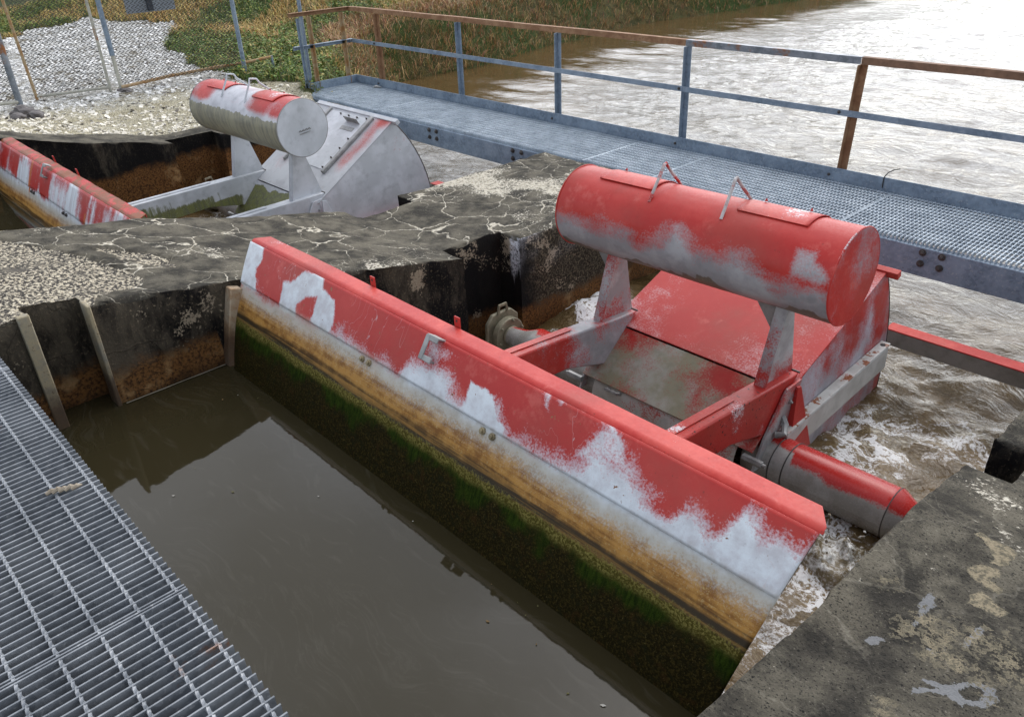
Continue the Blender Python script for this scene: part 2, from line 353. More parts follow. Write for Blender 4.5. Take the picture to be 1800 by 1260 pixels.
M['galv'] = mat_galv('galvanised_steel', (.20, .255, .32), (.105, .145, .195), metal=.12); M['galvl'] = mat_galv('galvanised_grating', (.42, .48, .53), (.26, .31, .36), rough=.42, metal=.15)
M['galvn'] = mat_galv('dirty_galvanised_grating', (.225, .238, .252), (.115, .127, .142), rusty=.04, rough=.45, metal=.15)
M['galvr'] = mat_galv('galvanised_rusting_steel', (.22, .24, .27), (.11, .13, .15), rusty=.13)
M['rust'] = mat_rust('rusty_steel'); M['rustd'] = mat_rust('brown_rail_rust', (.15, .085, .05), (.24, .14, .085), (.08, .05, .03))
M['pipe'] = mat_galv('weathered_pipe', (.40, .39, .33), (.26, .25, .21), rusty=.10, metal=.1)
M['piperust'] = mat_rust('orange_pipe_rust', (.32, .16, .05), (.40, .32, .20), (.20, .08, .03))
M['wire'] = mat_plain('fence_wire', (.030, .027, .024), .6, .3)
M['guide'] = mat_rust('stained_guide_strip', (.24, .22, .17), (.34, .28, .17), (.10, .06, .03), tide=True)
M['seal'] = mat_rust('rusty_seal_plate', (.33, .20, .10), (.42, .34, .24), (.16, .05, .02), tide=True)
M['scrap'] = mat_rust('scrap_rust', (.22, .18, .13), (.34, .29, .22), (.12, .05, .025))
M['stone'] = mat_plain('broken_dark_concrete', (.16, .145, .14), .9, 0, .4, 8)
M['pier'] = mat_concrete('pier_concrete', 1.0, -.05, (-.10, .12, -.62), white=True)
M['wallR'] = mat_concrete('right_wall_concrete', .10, -.2, (-.1, .1, -.45), .3, paint=True)
M['wallL'] = mat_concrete('left_wall_concrete', .0, -.1, (-.1, .15, -.20), .15, sdark=.08)

# ---------------------------------------------------------------- layout constants
CX1, CX2 = -2.386, -7.267           # gate centre lines
PIV = (3.537, -.645)                # pivot (y, z)
UP_Z, DN_Z = -.075, -.80
XR, XPR, XPL, XL = -.700, -4.062, -5.590, -8.945     # wall faces

# ---------------------------------------------------------------- concrete
def profP(y): return interp([(-2, .56), (.60, .56), (.86, .52), (1.36, .432), (1.65, .388), (2.33, .204), (2.80, .118), (3.27, .006), (3.5, 0), (9, 0)], y)
def profR(y): return interp([(-2, .56), (.6, .40), (1.21, .305), (1.48, .267), (1.86, .222), (2.55, .196), (3.11, .092), (3.5, .02), (9, 0)], y)
def frange(a, b, st):
    n = max(1, int(round(abs(b-a)/st))); return [a+(b-a)*i/n for i in range(n+1)]
def lines(stops, st):
    out = [stops[0]]
    for a, b in zip(stops, stops[1:]): out += frange(a, b, st)[1:]
    return out
def concrete(name, xs, ys, slots, prof, zb, mat, attrs, seed=0, chip=.02, extra=None):
    """solid block on a non-uniform grid with slots cut in plan, worn arrises and rough faces"""
    nx, ny = len(xs), len(ys)
    def solid(i, j):
        if i < 0 or j < 0 or i >= nx-1 or j >= ny-1: return False
        cx, cy = (xs[i]+xs[i+1])/2, (ys[j]+ys[j+1])/2
        return not any(a < cx < b and c < cy < d for a, b, c, d in slots)
    S = [[solid(i, j) for j in range(ny-1)] for i in range(nx-1)]
    g = lambda i, j: 0 <= i < nx-1 and 0 <= j < ny-1 and S[i][j]
    v = []; f = []; idx = {}; A = {k: [] for k in attrs}
    def addv(p, at=None):
        v.append(p)
        for k in attrs: A[k].append(at[k] if at else 0.0)
        return len(v)-1
    border = {}
    for i in range(nx):
        for j in range(ny):
            q = [g(i-1, j-1), g(i, j-1), g(i-1, j), g(i, j)]
            if not any(q): continue
            x, y = xs[i], ys[j]; at = {k: fn(x, y) for k, fn in attrs.items()}
            z = prof(y)+.010*fb(x*2.2, y*2.2, seed)+.004*fb(x*11, y*11, seed+3)
            if extra: z += extra(x, y)
            if not all(q):
                nx_ = (q[0]+q[2])-(q[1]+q[3]); ny_ = (q[0]+q[1])-(q[2]+q[3])
                l = sqrt(nx_*nx_+ny_*ny_) or 1; nv = (nx_/l, ny_/l)
                c = chip*(.45+max(0, fb(x*4+9, y*4, seed+z))*2.2)
                border[(i, j)] = (nv, c)
                idx[(i, j)] = addv((x-nv[0]*c, y-nv[1]*c, z-c*.28), at)
            else: idx[(i, j)] = addv((x, y, z), at)
    for i in range(nx-1):
        for j in range(ny-1):
            if S[i][j]: f.append((idx[(i, j)], idx[(i+1, j)], idx[(i+1, j+1)], idx[(i, j+1)]))
    colm = {}
    def column(i, j):
        if (i, j) in colm: return colm[(i, j)]
        (nv, c) = border[(i, j)]; x, y = xs[i], ys[j]; zt = v[idx[(i, j)]][2]
        ids = [idx[(i, j)]]; z = zt
        steps = [zt-c*.9]+[zt-c*.9-k*.07 for k in range(1, 200) if zt-c*.9-k*.07 > zb]+[zb]
        for k, z in enumerate(steps):
            d = .010*fb(x*3, y*3, z*3+seed)+.006*fb(x*12, y*12, z*12) - .006
            ids.append(addv((x+nv[0]*d, y+nv[1]*d, z)))
        colm[(i, j)] = ids; return ids
    def wall(a, b):
        A_, B_ = column(*a), column(*b); n = min(len(A_), len(B_))
        for k in range(n-1): f.append((A_[k], A_[k+1], B_[k+1], B_[k]))
        for k in range(n-1, len(A_)-1): f.append((A_[k], A_[k+1], B_[-1]))
        for k in range(n-1, len(B_)-1): f.append((B_[k], A_[-1], B_[k+1]))
    for i in range(nx-1):
        for j in range(ny-1):
            if not S[i][j]: continue
            if not g(i, j-1): wall((i, j), (i+1, j))
            if not g(i+1, j): wall((i+1, j), (i+1, j+1))
            if not g(i, j+1): wall((i+1, j+1), (i, j+1))
            if not g(i-1, j): wall((i, j+1), (i, j))
    b = MB(); b.v = v; b.f = f
    o = b.build(name, mat, None, smooth=60)
    for k in attrs: fattr(o, k, A[k])
    return o

AGG = [(-5.75, .85), (-5.38, .80), (-5.27, .93), (-4.98, 1.03), (-4.80, 1.13), (-4.52, 1.22), (-4.33, 1.26), (-4.22, 1.12), (-4.20, .93), (-4.00, .86), (-4.00, .45), (-4.0, -2), (-5.75, -2)]
AGG2 = [(-5.02, 1.25), (-4.80, 1.38), (-4.62, 1.48), (-4.45, 1.46), (-4.52, 1.38), (-4.72, 1.27), (-4.95, 1.17)]
def agg(x, y):
    p = (x+.05*fb(x*4, y*4), y+.06*fb(x*5+7, y*5))
    return clamp(.5-min(sdpoly(p, AGG), sdpoly(p, AGG2))/.08)
def aggz(x, y):
    a = agg(x, y); return -.022*sstep(.35, .65, a)+(.009*fb(x*28, y*28, 5) if a > .4 else 0)
xsP = lines([XPL, XPL+.23, XPL+.7, XPR-.23, XPR-.16, XPR], .035)
ysP = lines([-1.2, .62, .86, 3.27, 3.80, 5.59], .035)
pier = concrete('concrete_pier', xsP, ysP, [(XPR-.23, XPR+1, 3.27, 3.80), (XPL-1, XPL+.23, 3.27, 3.80), (XPR-.16, XPR+1, .62, .86)], profP, -2.2, M['pier'], {'agg': agg}, 1, .015, aggz)
tag(pier, 'cracked dark concrete pier with crumbling pale patch, between the two red gates', 'concrete pier')
b = MB(); b.box((XPL+.02, 5.60, -2.2), (XPR-.02, 6.62, -.27)); b.build('bearing_ledge', M['pier'], pier, .02)
# stop-log groove strips and gate seal on the pier
def strip(par, y0, y1, x0, x1, z0, z1, mat, name='guide_strip'):
    b = MB(); b.box((x0, y0, z0), (x1, y1, z1)); return b.build(name, mat, par, .006)
strip(pier, .560, .615, XPR-.02, XPR+.018, -1.2, .555, M['guide'])
strip(pier, .860, .880, XPR-.10, XPR+.014, -1.2, .505, M['guide'])
b = MB(); b.prism([(1.572, .372), (1.640, .352), (1.535, -.02), (1.50, -.60), (1.43, -.60), (1.470, -.01)], XPR-.03, XPR+.052, 'x'); b.build('seal_plate', M['seal'], pier, .006)

TAN = [[(-.49,2.56),(-.47,2.59),(-.41,2.59),(-.36,2.59),(-.34,2.53),(-.35,2.5),(-.35,2.47),(-.4,2.45),(-.39,2.49),(-.44,2.54)],[(-.44,2.37),(-.41,2.42),(-.36,2.44),(-.35,2.4),(-.37,2.37),(-.32,2.35),(-.32,2.31),(-.37,2.33),(-.41,2.35)],[(-.39,2.25),(-.36,2.29),(-.31,2.27),(-.27,2.27),(-.29,2.23),(-.34,2.22),(-.38,2.21)],[(-.28,2.62),(-.2,2.66),(-.12,2.6),(-.2,2.52)]]
TAN2 = [[(-.67,2.1),(-.64,2.15),(-.56,2.18),(-.51,2.14),(-.52,2.1),(-.59,2.05),(-.63,2.05)],[(-.5,1.66),(-.41,1.72),(-.36,1.75),(-.30,1.55),(-.36,1.45),(-.47,1.61)],[(-.49,2.1),(-.36,2.17),(-.2,2.24),(-.1,2.02),(-.17,1.8),(-.30,1.85),(-.39,1.85),(-.44,1.91),(-.52,1.89),(-.57,1.93)]]
PNT = [[(-.48,2.16),(-.45,2.16),(-.44,2.13),(-.45,2.07),(-.44,2.0),(-.46,1.99),(-.47,2.06)],[(-.525,1.83),(-.53,1.87),(-.51,1.885),(-.49,1.88),(-.5,1.83)],[(-.4,1.93),(-.38,1.95),(-.35,1.95),(-.35,1.93),(-.38,1.92)],[(-.33,2.13),(-.3,2.15),(-.295,2.12),(-.305,2.06),(-.305,2.01),(-.32,2.01),(-.33,2.08)],[(-.35,1.81),(-.31,1.84),(-.24,1.92),(-.2,1.925),(-.18,1.9),(-.205,1.83),(-.25,1.80),(-.29,1.80),(-.36,1.735),(-.365,1.755),(-.31,1.81)]]
HOLE = [(-.275,1.842),(-.25,1.882),(-.222,1.895),(-.222,1.852),(-.25,1.822)]
def blob(polys, w):
    def fn(x, y):
        if y < .6 or y > 3.2 or x > 1.6: return 0.0
        p = (x+.012*fb(x*16, y*16), y+.012*fb(x*16+4, y*16)); d = min(sdpoly(p, q) for q in polys)
        if polys is PNT: d = max(d, -sdpoly(p, HOLE))
        return clamp(.5-d/w)
    return fn
big_t = blob(TAN, .03); big_t2 = blob(TAN2, .12)
def tanf(x, y):
    return max(big_t(x, y), .60*big_t2(x, y)*(.75+.5*fb(x*5, y*5, 2)))
xsR = lines([XR, XR+.175, .12], .0125)+frange(.15, .9, .05)+frange(1.1, 3.2, .3)
ysR = frange(-1.2, 1.25, .05)+lines([1.262, 3.11], .0125)[0:]+lines([3.11, 3.48, 5.59], .03)[1:]
wallR = concrete('concrete_wall', xsR, ysR, [(XR-1, XR+.175, 3.11, 3.48)], profR, -2.2, M['wallR'], {'paint': blob(PNT, .022), 'tan': tanf}, 7, .012)
tag(wallR, 'dark speckled concrete side wall with tan patches and white paint spills, at the lower right', 'concrete wall')
xsL = lines([-9.50, XL-.25, XL-.12, XL], .035)
ysL = lines([-1.2, 3.25, 3.80, 4.70, 5.05, 5.55], .035)
wallL = concrete('concrete_wall', xsL, ysL, [(XL-.25, XL+1, 3.25, 3.80), (XL-.12, XL+1, 4.70, 5.05)], profP, -2.2, M['wallL'], {'agg': lambda x, y: 0.0}, 13, .010)
tag(wallL, 'black stained concrete side wall beside the gravel, behind the far gate', 'concrete wall')
strip(wallL, 5.05, 5.10, XL-.13, XL+.015, -1.2, .02, M['guide'])

# ---------------------------------------------------------------- gates
def shape(o_mb, *a, **k): return o_mb.build(*a, **k)
R0 = 2.133
def skin_pt(a, r): return (-r*cos(radians(a)), r*sin(radians(a)))
W1 = dict(
 A=[(-1.716,.056),(-1.546,.05),(-1.505,.122),(-1.54,.181),(-1.468,.302),(-1.664,.305),(-1.72,.142)],
 N=[(-1.252,.171),(-1.189,.157),(-1.096,.07),(-.941,.041),(-.903,.108),(-.787,.129),(-.744,.209),(-.741,.29),(-.922,.296),(-.927,.148),(-1.012,.184),(-1.073,.239),(-1.068,.309),(-1.221,.321)],
 D=[(.24,.155),(.381,.165),(.417,.215),(.479,.252),(.506,.311),(.24,.296)],
 F=[(.568,.044),(.603,.054),(.63,.05),(.655,.124),(.621,.107)], F2=[(.649,.05),(.707,.05),(.724,.065),(.68,.072)])
W1['E'] = [(.909,.048),(.944,.050),(1.014,.107),(1.053,.163),(.819,.222)]
W1S = dict(B=[(-.086,.08),(-.018,.065),(.024,.093),(.109,.101),(.035,.157),(-.054,.207)], E=[(.909,.051),(.944,.053),(1.014,.107),(1.053,.153),(.819,.217)])
SPR = [(-1.8,.29),(-1.473,.293),(-1.223,.317),(-1.072,.31),(-.922,.296),(-.738,.265),(-.649,.245),(-.55,.249),(-.413,.276),(-.265,.277),(-.197,.27),(-.136,.203),(.001,.187),(.117,.194),(.207,.226),(.297,.219),(.423,.204),(.515,.26),(.702,.27),(.834,.221),(.92,.149),(1.053,.163),(1.139,.194),(1.248,.232),(1.288,.172),(1.346,.182),(1.413,.215),(1.44,.17),(1.458,.134),(1.477,.067),(1.522,.082),(1.554,.131),(1.592,.092),(1.635,.106),(1.8,.082)]
def white1(u, v):
    w = clamp(.5+(v-interp(SPR, u)-.010+.045*fb(u*6, v*6))/.20)
    for q in W1.values():
        d = sdpoly((u+.010*fb(u*22, v*22), v+.012*fb(u*22+5, v*22)), q)
        w = max(w, clamp(.5-d/.030)*(.93 if not (q is W1['F'] or q is W1['F2'] or q is W1['E']) else .62))
    for q in W1S.values():
        w = max(w, clamp(.5-sdpoly((u, v), q)/.12)*.68)
    return w
def white2(u, v):
    s = fb(u*3.2, v*.9, 4)+.30*fb(u*15, v*1.1, 8)
    base = clamp(.5+(v-.27+.10*s)/.10)
    st = clamp(.34+.85*s-.25*sstep(.12, 0, v))
    if -1.0 < u < -.65 or -.1 < u < .55: st = max(st, .35+.6*sstep(.05, .2, v)*(.6+.8*fb(u*9, v, 1)))
    return max(base, st)
def rust2(u, v):
    r = 0
    for u0, w_, a, b in ((-.62, .045, .0, .42), (.80, .04, .18, .46), (.35, .02, .1, .3)):
        r = max(r, (1-abs(u-u0-.015*fb(v*6, u0))/w_)*sstep(a-.02, a+.05, v)*sstep(b+.05, b-.1, v))
    return clamp(r)
HEX = [(cos(pi/3*k), sin(pi/3*k)) for k in range(6)]
def bolt(par, loc, nrm, r=.017, h=.014, mat=None, washer=True, name='bolt'):
    n = Vector(nrm).normalized(); q = n.to_track_quat('Z', 'Y').to_matrix().to_4x4(); m = Matrix.Translation(Vector(loc)) @ q
    b = MB()
    if washer: b.add([m @ Vector((cos(2*pi*k/16)*r*1.5, sin(2*pi*k/16)*r*1.5, z)) for z in (-.004, .004) for k in range(16)], [tuple(range(16))[::-1], tuple(range(16, 32))]+[(k, (k+1) % 16, (k+1) % 16+16, k+16) for k in range(16)])
    b.add([m @ Vector((x*r, y*r, z)) for z in (.004, .004+h) for x, y in HEX], [tuple(range(6))[::-1], tuple(range(6, 12))]+[(k, (k+1) % 6, (k+1) % 6+6, k+6) for k in range(6)])
    b.tube([m @ Vector((0, 0, .004+h)), m @ Vector((0, 0, .004+h+.008))], r*.55, 8)
    return b.build(name, mat or M['bolt'], par, .0012, seg=1)
def cylx(b, x0, x1, y, z, r, n=40, cap=True):
    return b.tube([(x0, y, z), (x1, y, z)], r, n, cap)

def make_gate(k, loc, rot, label):
    near = k == 1
    G = empty('radial_gate', loc, rot); tag(G, label, 'water gate', 'tilting float gates')
    HW = 1.650; hwv = lambda v: 1.700-.155*v
    # --- curved face plate, lapped: upper strake stands 6 mm proud of the lower
    def strake(name, v0, v1, r, dv, du, th=.010):
        us = frange(-HW, HW, du); vs = frange(v0, v1, dv)
        rows = []; uvs = []; wh = []; ru = []
        for u in us:
            row = []
            for v in vs:
                a = 36.3-math.degrees(v/R0); y, z = skin_pt(a, r+.0025*fb(u*1.4, v*2, k)); uu = u/HW*hwv(v); row.append((uu, y, z)); uvs.append((uu, v))
                wh.append(white1(uu, v) if near else white2(uu, v)); ru.append(0 if near else rust2(uu, v))
            rows.append(row)
        b = MB(); b.grid(rows); n0 = len(b.v)
        o = b.build(name, M['skin1' if near else 'skin2'], G, smooth=50, fix=False)
        me = o.data; l = me.uv_layers.new(name='UVMap'); vi = [0]*len(me.loops); me.loops.foreach_get('vertex_index', vi)
        flat = []; [flat.extend(uvs[i]) for i in vi]; l.data.foreach_set('uv', flat)
        fattr(o, 'white', wh); fattr(o, 'rust', ru)
        s = o.modifiers.new('Solidify', 'SOLIDIFY'); s.thickness = th; s.offset = 1 if False else -1
        return o
    st = .012 if near else .022
    top = strake('face_plate', .062, .290, R0+.006, st, st)
    low = strake('lower_face_plate', .275, .86, R0, st*1.1, st*1.1)
    # deeper part of the face, under the water
    b = MB(); b.grid([[(u*hwv(v), *skin_pt(36.3-math.degrees(v/R0), R0)) for v in frange(.86, 2.0, .08)] for u in (-1, 1)])
    o = b.build('sunken_face_plate', M['skin1' if near else 'skin2'], G, fix=False); s = o.modifiers.new('Solidify', 'SOLIDIFY'); s.thickness = .01; s.offset = -1
    # rubber edge seals
    for sx in (-1, 1):
        b = MB(); b.grid([[(sx*(hwv(v)+e), *skin_pt(36.3-math.degrees(v/R0), R0-.014)) for v in frange(.08, 2.0, .06)] for e in (-.05, -.004)])
        o = b.build('edge_seal', M['rubber'], G, fix=False); s = o.modifiers.new('Solidify', 'SOLIDIFY'); s.thickness = .008
    # --- folded top flange with a rounded nose
    aP = 36.3-math.degrees(.064/R0); y0, z0 = skin_pt(aP, R0+.0065); r = .036; fw = .086
    ca, sa = cos(radians(aP)), sin(radians(aP)); cy, cz = y0+r*ca, z0-r*sa; prof = []
    for q in range(9):
        a = lerp(pi-radians(aP), pi/2, q/8); prof.append((cy+r*cos(a), cz+r*sin(a)))
    zt = cz+r; yb_ = cy+fw-r*.6
    prof += [(yb_, zt+.001), (yb_+.003, zt-.028)]
    inner = [(yb_-.003, zt-.028), (yb_-.006, zt-.007), (cy+.004, zt-.008), (y0+.012, z0-.004)]
    xs_ = frange(-1, 1, .016); poly = prof+inner; n = len(poly); b = MB()
    hwy = lambda y: lerp(1.698, 1.645, clamp((y-y0-.02)/.07))
    rows = [[(x*hwy(p[0]), p[0]+.002*fb(x*3, 1), p[1]+.004*fb(x*2.4, 3, k)+(.006*fb(x*8, 9) if not near else 0)) for p in poly+[poly[0]]] for x in xs_]
    b.grid(rows)
    b.f.append(tuple(range(n))); b.f.append(tuple((len(xs_)-1)*(n+1)+i for i in range(n))[::-1])
    b.build('top_flange', M['redfade' if near else 'orange'], G, smooth=40)
    # lifting tabs behind the flange
    for x in ((-.66, -.03) if near else (-.36, .23)):
        b = MB(); yb = yb_+.006; pts = [(x-.018, z0-.06), (x+.018, z0-.06), (x+.018, z0+.062), (x-.018, z0+.062)]
        b.prism(pts, yb, yb+.007, 'y'); o = b.build('tab', M['red'], G, .002)
        b = MB(); b.tube([(x, yb-.002, z0+.044), (x, yb+.009, z0+.044)], .006, 10); b.build('tab_hole', M['boltd'], o)
    # bent hook plate on the face
    u, v = (-.02, .11) if near else (-.202, .07)
    a = 36.3-math.degrees(v/R0); ca, sa = cos(radians(a)), sin(radians(a))
    T = Matrix(((1, 0, 0, u), (0, -sa*-1*-1, -ca, -(R0+.008)*ca), (0, ca, sa, (R0+.008)*sa), (0, 0, 0, 1)))
    # local axes: x along, y up the face, z outwards
    T = Matrix(((1, 0, 0, u), (0, sa, -ca, -(R0+.007)*ca), (0, ca, sa, (R0+.007)*sa), (0, 0, 0, 1))) @ Matrix.Scale(.84, 4)
    b = MB()
    b.box((-.045, -.006, 0), (.045, .006, .055), T @ Matrix.Translation((0, .055, 0)))
    b.box((-.050, -.075, .048), (-.018, .055, .056), T); b.box((-.018, -.075, .048), (.045, -.045, .056), T); b.box((-.018, .030, .048), (.045, .055, .056), T)
    b.box((-.045, -.006, 0), (.03, .006, .050), T @ Matrix.Translation((0, -.069, 0)))
    b.build('hook_plate', M['steel'], G, .003)
    for u in ((-.454, -.399, .381, .438) if near else (-.54, -.475, .31, .38)):
        a = 36.3-math.degrees(.312/R0); y, z = skin_pt(a, R0+.003)
        bolt(G, (u, y, z), (0, y, z), .016, .012, M['bolt' if near else 'boltd'])
    # --- arms: box beams with a worn top
    def armtop(y): return lerp(.620, .458, (y+1.49)/(1.70))
    for sx in (-1, 1):
        xc = sx*.577-(0.005); hw = .058
        ya, yb = -1.93, .215
        poly = [(ya, armtop(ya)), (yb, armtop(yb)), (.125, .378), (-.07, .180), (-.45, .300), (ya, armtop(ya)-.27)]
        b = MB(); b.prism(poly, xc-hw, xc+hw, 'x')
        if near: mt = M['arm1' if sx < 0 else 'arm1r']
        else: mt = M['grey2']
        arm = b.build('arm', mt, G, .012, seg=3)
        if not near:       # web algae
            bm = bmesh.new(); bm.from_mesh(arm.data); bmesh.ops.subdivide_edges(bm, edges=bm.edges, cuts=10, use_grid_fill=True); bm.to_mesh(arm.data); bm.free()
            fattr(arm, 'algae', [clamp(.5+(armtop(p.co.y)-.025-p.co.z)/.07)*sstep(.1, -.35, p.co.y)*(1 if sx < 0 else .0) for p in arm.data.vertices])
        # cover strip lying on the arm
        ang = atan2(armtop(.0)-armtop(-1), 1)
        b = MB(); m = Matrix.Translation((xc, -1.70, armtop(-1.70)+.003)) @ Matrix.Rotation(ang, 4, 'X')
        b.box((-hw+.012, 0, 0), (-hw+.062, 1.35, .004), m); b.build('cover_strip', M['redfade'] if near else M['grey2'], arm, .0015)
        # --- tank post: tapered plate, edge flange, saddle gusset
        zb = lambda y: armtop(y)-.002
        b = MB(); b.prism([(-.10, zb(-.10)), (.220, zb(.220)), (.125, .955), (.040, .940)], xc-.009, xc+.009, 'x')
        post = b.build('post', M['post1'] if near else M['grey2'], G, .002)
        b = MB(); b.prism([(-.112, zb(-.112)), (-.10, zb(-.10)), (.040, .935), (.026, .935)], xc-.036, xc+.034, 'x'); b.build('post_flange', M['post1'] if near else M['grey2'], post, .002)
        b = MB(); gx = -.16
        b.prism([(xc+gx-.10, .985), (xc-.010, .955), (xc-.010, .665), (xc-.03, .672)], .075, .085, 'y'); b.build('saddle', M['steel'] if near else M['grey2'], post, .002)
        b = MB(); b.box((xc-.08, .10, .905), (xc+.06, .145, .925)); b.build('saddle_bar', M['boltd'] if near else M['grey2'], post, .003)
        # weld ridge at the end of the arm
        b = MB(); b.tube([(xc-hw, yb, armtop(yb)+.002), (xc+hw, yb, armtop(yb)+.002)], .006, 6); b.build('weld_bead', M['boltd'], arm)
    # --- round tank
    TY, TZ, TR = .03, 1.167, .244; tx0, tx1 = -.84, .905
    xs_ = frange(tx0, tx1, .0145 if near else .022); nA = 120 if near else 84
    sp = [(-.9, 8), (-.803, 5.2), (-.596, .1), (-.466, 3.4), (-.299, 5.), (-.217, -10), (-.103, 8.7), (.03, 23.5), (.158, 5.9), (.258, 12), (.422, 15.1), (.565, -3.4), (.66, -11.3), (.859, 3.6), (.956, 4)]
    tp = [(.692, 38.7), (.80, 41), (.813, 30), (.865, 24), (.91, 13.7), (.859, 3.6), (.7, 6.), (.697, 19.)]
    tilt = lambda x: .016*x
    rows = []; wh = []; al = []
    for x in xs_:
        row = []
        for q in range(nA):
            th = 2*pi*q/nA; aa = math.degrees(th)
            if aa > 180+90: aa -= 360          # -90..270, 0 faces upstream, 90 is the top
            rr = TR+.0028*fb(x*2.2, cos(th)*1.6, sin(th)*1.6)
            row.append((x, TY-rr*cos(th), TZ+rr*sin(th)+tilt(x)))
            if near:
                w = clamp(.5+(interp(sp, x)-2+12*fb(x*5, aa*.05)-aa)/54) if aa < 90 else clamp(.5+(aa-185+10*fb(x*5, 3))/25)
                d = sdpoly((x, aa*.00426), [(p, z*.00426) for p, z in tp]); w = max(w, clamp(.5-d/.05)*.66)
                wh.append(w); al.append(clamp(.26+(-40+26*fb(x*3, 1)+9*fb(x*18, 2)-aa)/26) if aa < 60 else 0)
            else:
                hot = max(1-((x+.62)/.24)**2, 1-((x-.53)/.26)**2, -.4+1.2*sstep(.55, .8, x), -.5+1.1*sstep(-.6, -.8, x))
                red = hot*1.0+.3*fb(x*3, aa*.03)+.35*sstep(70, 100, aa)-1.2*sstep(46, 26, aa) + (-.6 if 185 < aa or aa < 0 else 0)
                wh.append(clamp(.66-red*.62))
                lim = 26+5*fb(x*8, 2)+4*fb(x*30, 7); al.append(clamp(.5+(lim-aa)/9)*(1 if aa > -75 else .9) if aa < 180 else clamp(.5+(aa-195)/9))
        row.append(row[0]); rows.append(row); wh.append(wh[-nA]); al.append(al[-nA])
    b = MB(); b.grid(rows)
    tank = b.build('tank', M['tank1' if near else 'tank2'], G, smooth=60)
    fattr(tank, 'white', wh); fattr(tank, 'algae', al)
    for x, s in ((tx0, -1), (tx1, 1)):
        b = MB(); c = (x, TY, TZ+tilt(x)); ring = [(c[1]-TR*cos(2*pi*q/64), c[2]+TR*sin(2*pi*q/64)) for q in range(64)]
        b.prism(ring, x-.004, x+.004, 'x')
        cap = b.build('end_cap', (M['endcap1'] if near else M['grey2']), tank, .003, smooth=40)
        b = MB(); b.tube([(x, c[1]-(TR+.001)*cos(2*pi*q/64), c[2]+(TR+.001)*sin(2*pi*q/64)) for q in range(65)], .0045, 6, False); b.build('weld_bead', M['red'] if near else M['steel'], tank)
        if not near and s > 0:
            b = MB(); b.box((x+.004, TY-.045, TZ-.03), (x+.012, TY+.06, TZ-.024))
            for e in range(4): b.tube([(x+.006, TY-.045+.03*e, TZ-.006), (x+.012, TY-.032+.03*e, TZ+.004), (x+.006, TY-.02+.03*e, TZ-.008)], .005, 6)
            b.build('weld_marks', M['steel'], cap)
    # curved hatch plates on top of the tank
    for x0, x1 in ((-.626, -.243), (.293, .683)):
        b = MB(); rows = []
        for x in frange(x0, x1, .03):
            rows.append([(x, TY-rr*cos(a), TZ+rr*sin(a)+tilt(x)) for rr, a in [(TR+.001, radians(68))]+[(TR+.009, radians(q)) for q in range(68, 133, 4)]+[(TR+.001, radians(132))]])
        b.grid(rows); hh = b.build('hatch', M['redfade'] if near else M['redfade'], tank, smooth=40)
        s = hh.modifiers.new('Solidify', 'SOLIDIFY'); s.thickness = .004
        for x in (x0+.07, x1-.07):
            a = radians(104); bolt(hh, (x, TY-(TR+.010)*cos(a), TZ+(TR+.010)*sin(a)+tilt(x)), (0, -cos(a), sin(a)), .009, .006, M['red'], False)
    # bent-rod lifting handles
    for x, dx in ((-.215, -.02), (.245, -.05)):
        a0, a1 = radians(50), radians(146); P0 = Vector((x, TY-TR*cos(a0), TZ+TR*sin(a0)+tilt(x))); P1 = Vector((x+.01, TY-TR*cos(a1), TZ+TR*sin(a1)+tilt(x)))
        apex = Vector((x+dx*.4, TY-.02, TZ+TR+(.122 if near else .13)+tilt(x))); path = [P0]
        for q in range(1, 8): path.append(P0.lerp(apex, q/9))
        if near: path += [P0.lerp(apex, .93)+Vector((0, 0, .006)), apex+Vector((0, .01, .0)), apex.lerp(P1, .10)+Vector((0, 0, .004))]
        else: path += [P0.lerp(apex, .86)+Vector((0, .0, .016)), apex+Vector((0, .02, -.02)), apex.lerp(P1, .16)+Vector((0, .01, .010))]
        for q in range(2, 8): path.append(apex.lerp(P1, q/7.))
        b = MB(); b.tube(path, .0085, 10); b.build('handle', M['handle'] if near else M['grey2'], tank)
    # --- float box: side plates, sloping top, curved back, front apron
    bx, F, K = (.638, (.120, .385), (1.135, .770)) if near else (.655, (.120, .394), (1.107, .868)); RB = sqrt(K[0]**2+K[1]**2); aK = math.degrees(atan2(K[1], K[0]))
    arc = [(RB*cos(radians(a)), RB*sin(radians(a))) for a in frange(aK, -22, 4)]
    bot = (.16, .02)
    for sx in (-1, 1):
        poly = [F, bot, (.5, -.5)]+arc[::-1]; b = MB(); b.prism(poly, sx*bx-.004, sx*bx+.004, 'x')
        side = b.build('box_side', M['boxside1'] if near else M['grey2'], G, .002)
        b = MB(); b.tube([(sx*bx, p[0]+.004, p[1]) for p in arc], .007, 6); b.build('edge_angle', M['boltd'], side)
    def plate(name, p, q, th, mat, par=G, x0=-bx, x1=bx, nseg=1):
        d = Vector((q[0]-p[0], q[1]-p[1])).normalized(); nrm = Vector((-d.y, d.x))
        b = MB(); b.prism([p, q, (q[0]+nrm.x*th, q[1]+nrm.y*th), (p[0]+nrm.x*th, p[1]+nrm.y*th)], x0, x1, 'x'); return b.build(name, mat, par, .003)
    tp_ = plate('box_top', (F[0]-.01, F[1]-.004), (K[0]+.012, K[1]+.005), .010, M['boxtop1' if near else 'boxtop2'], x0=-bx-.006, x1=bx+.006)
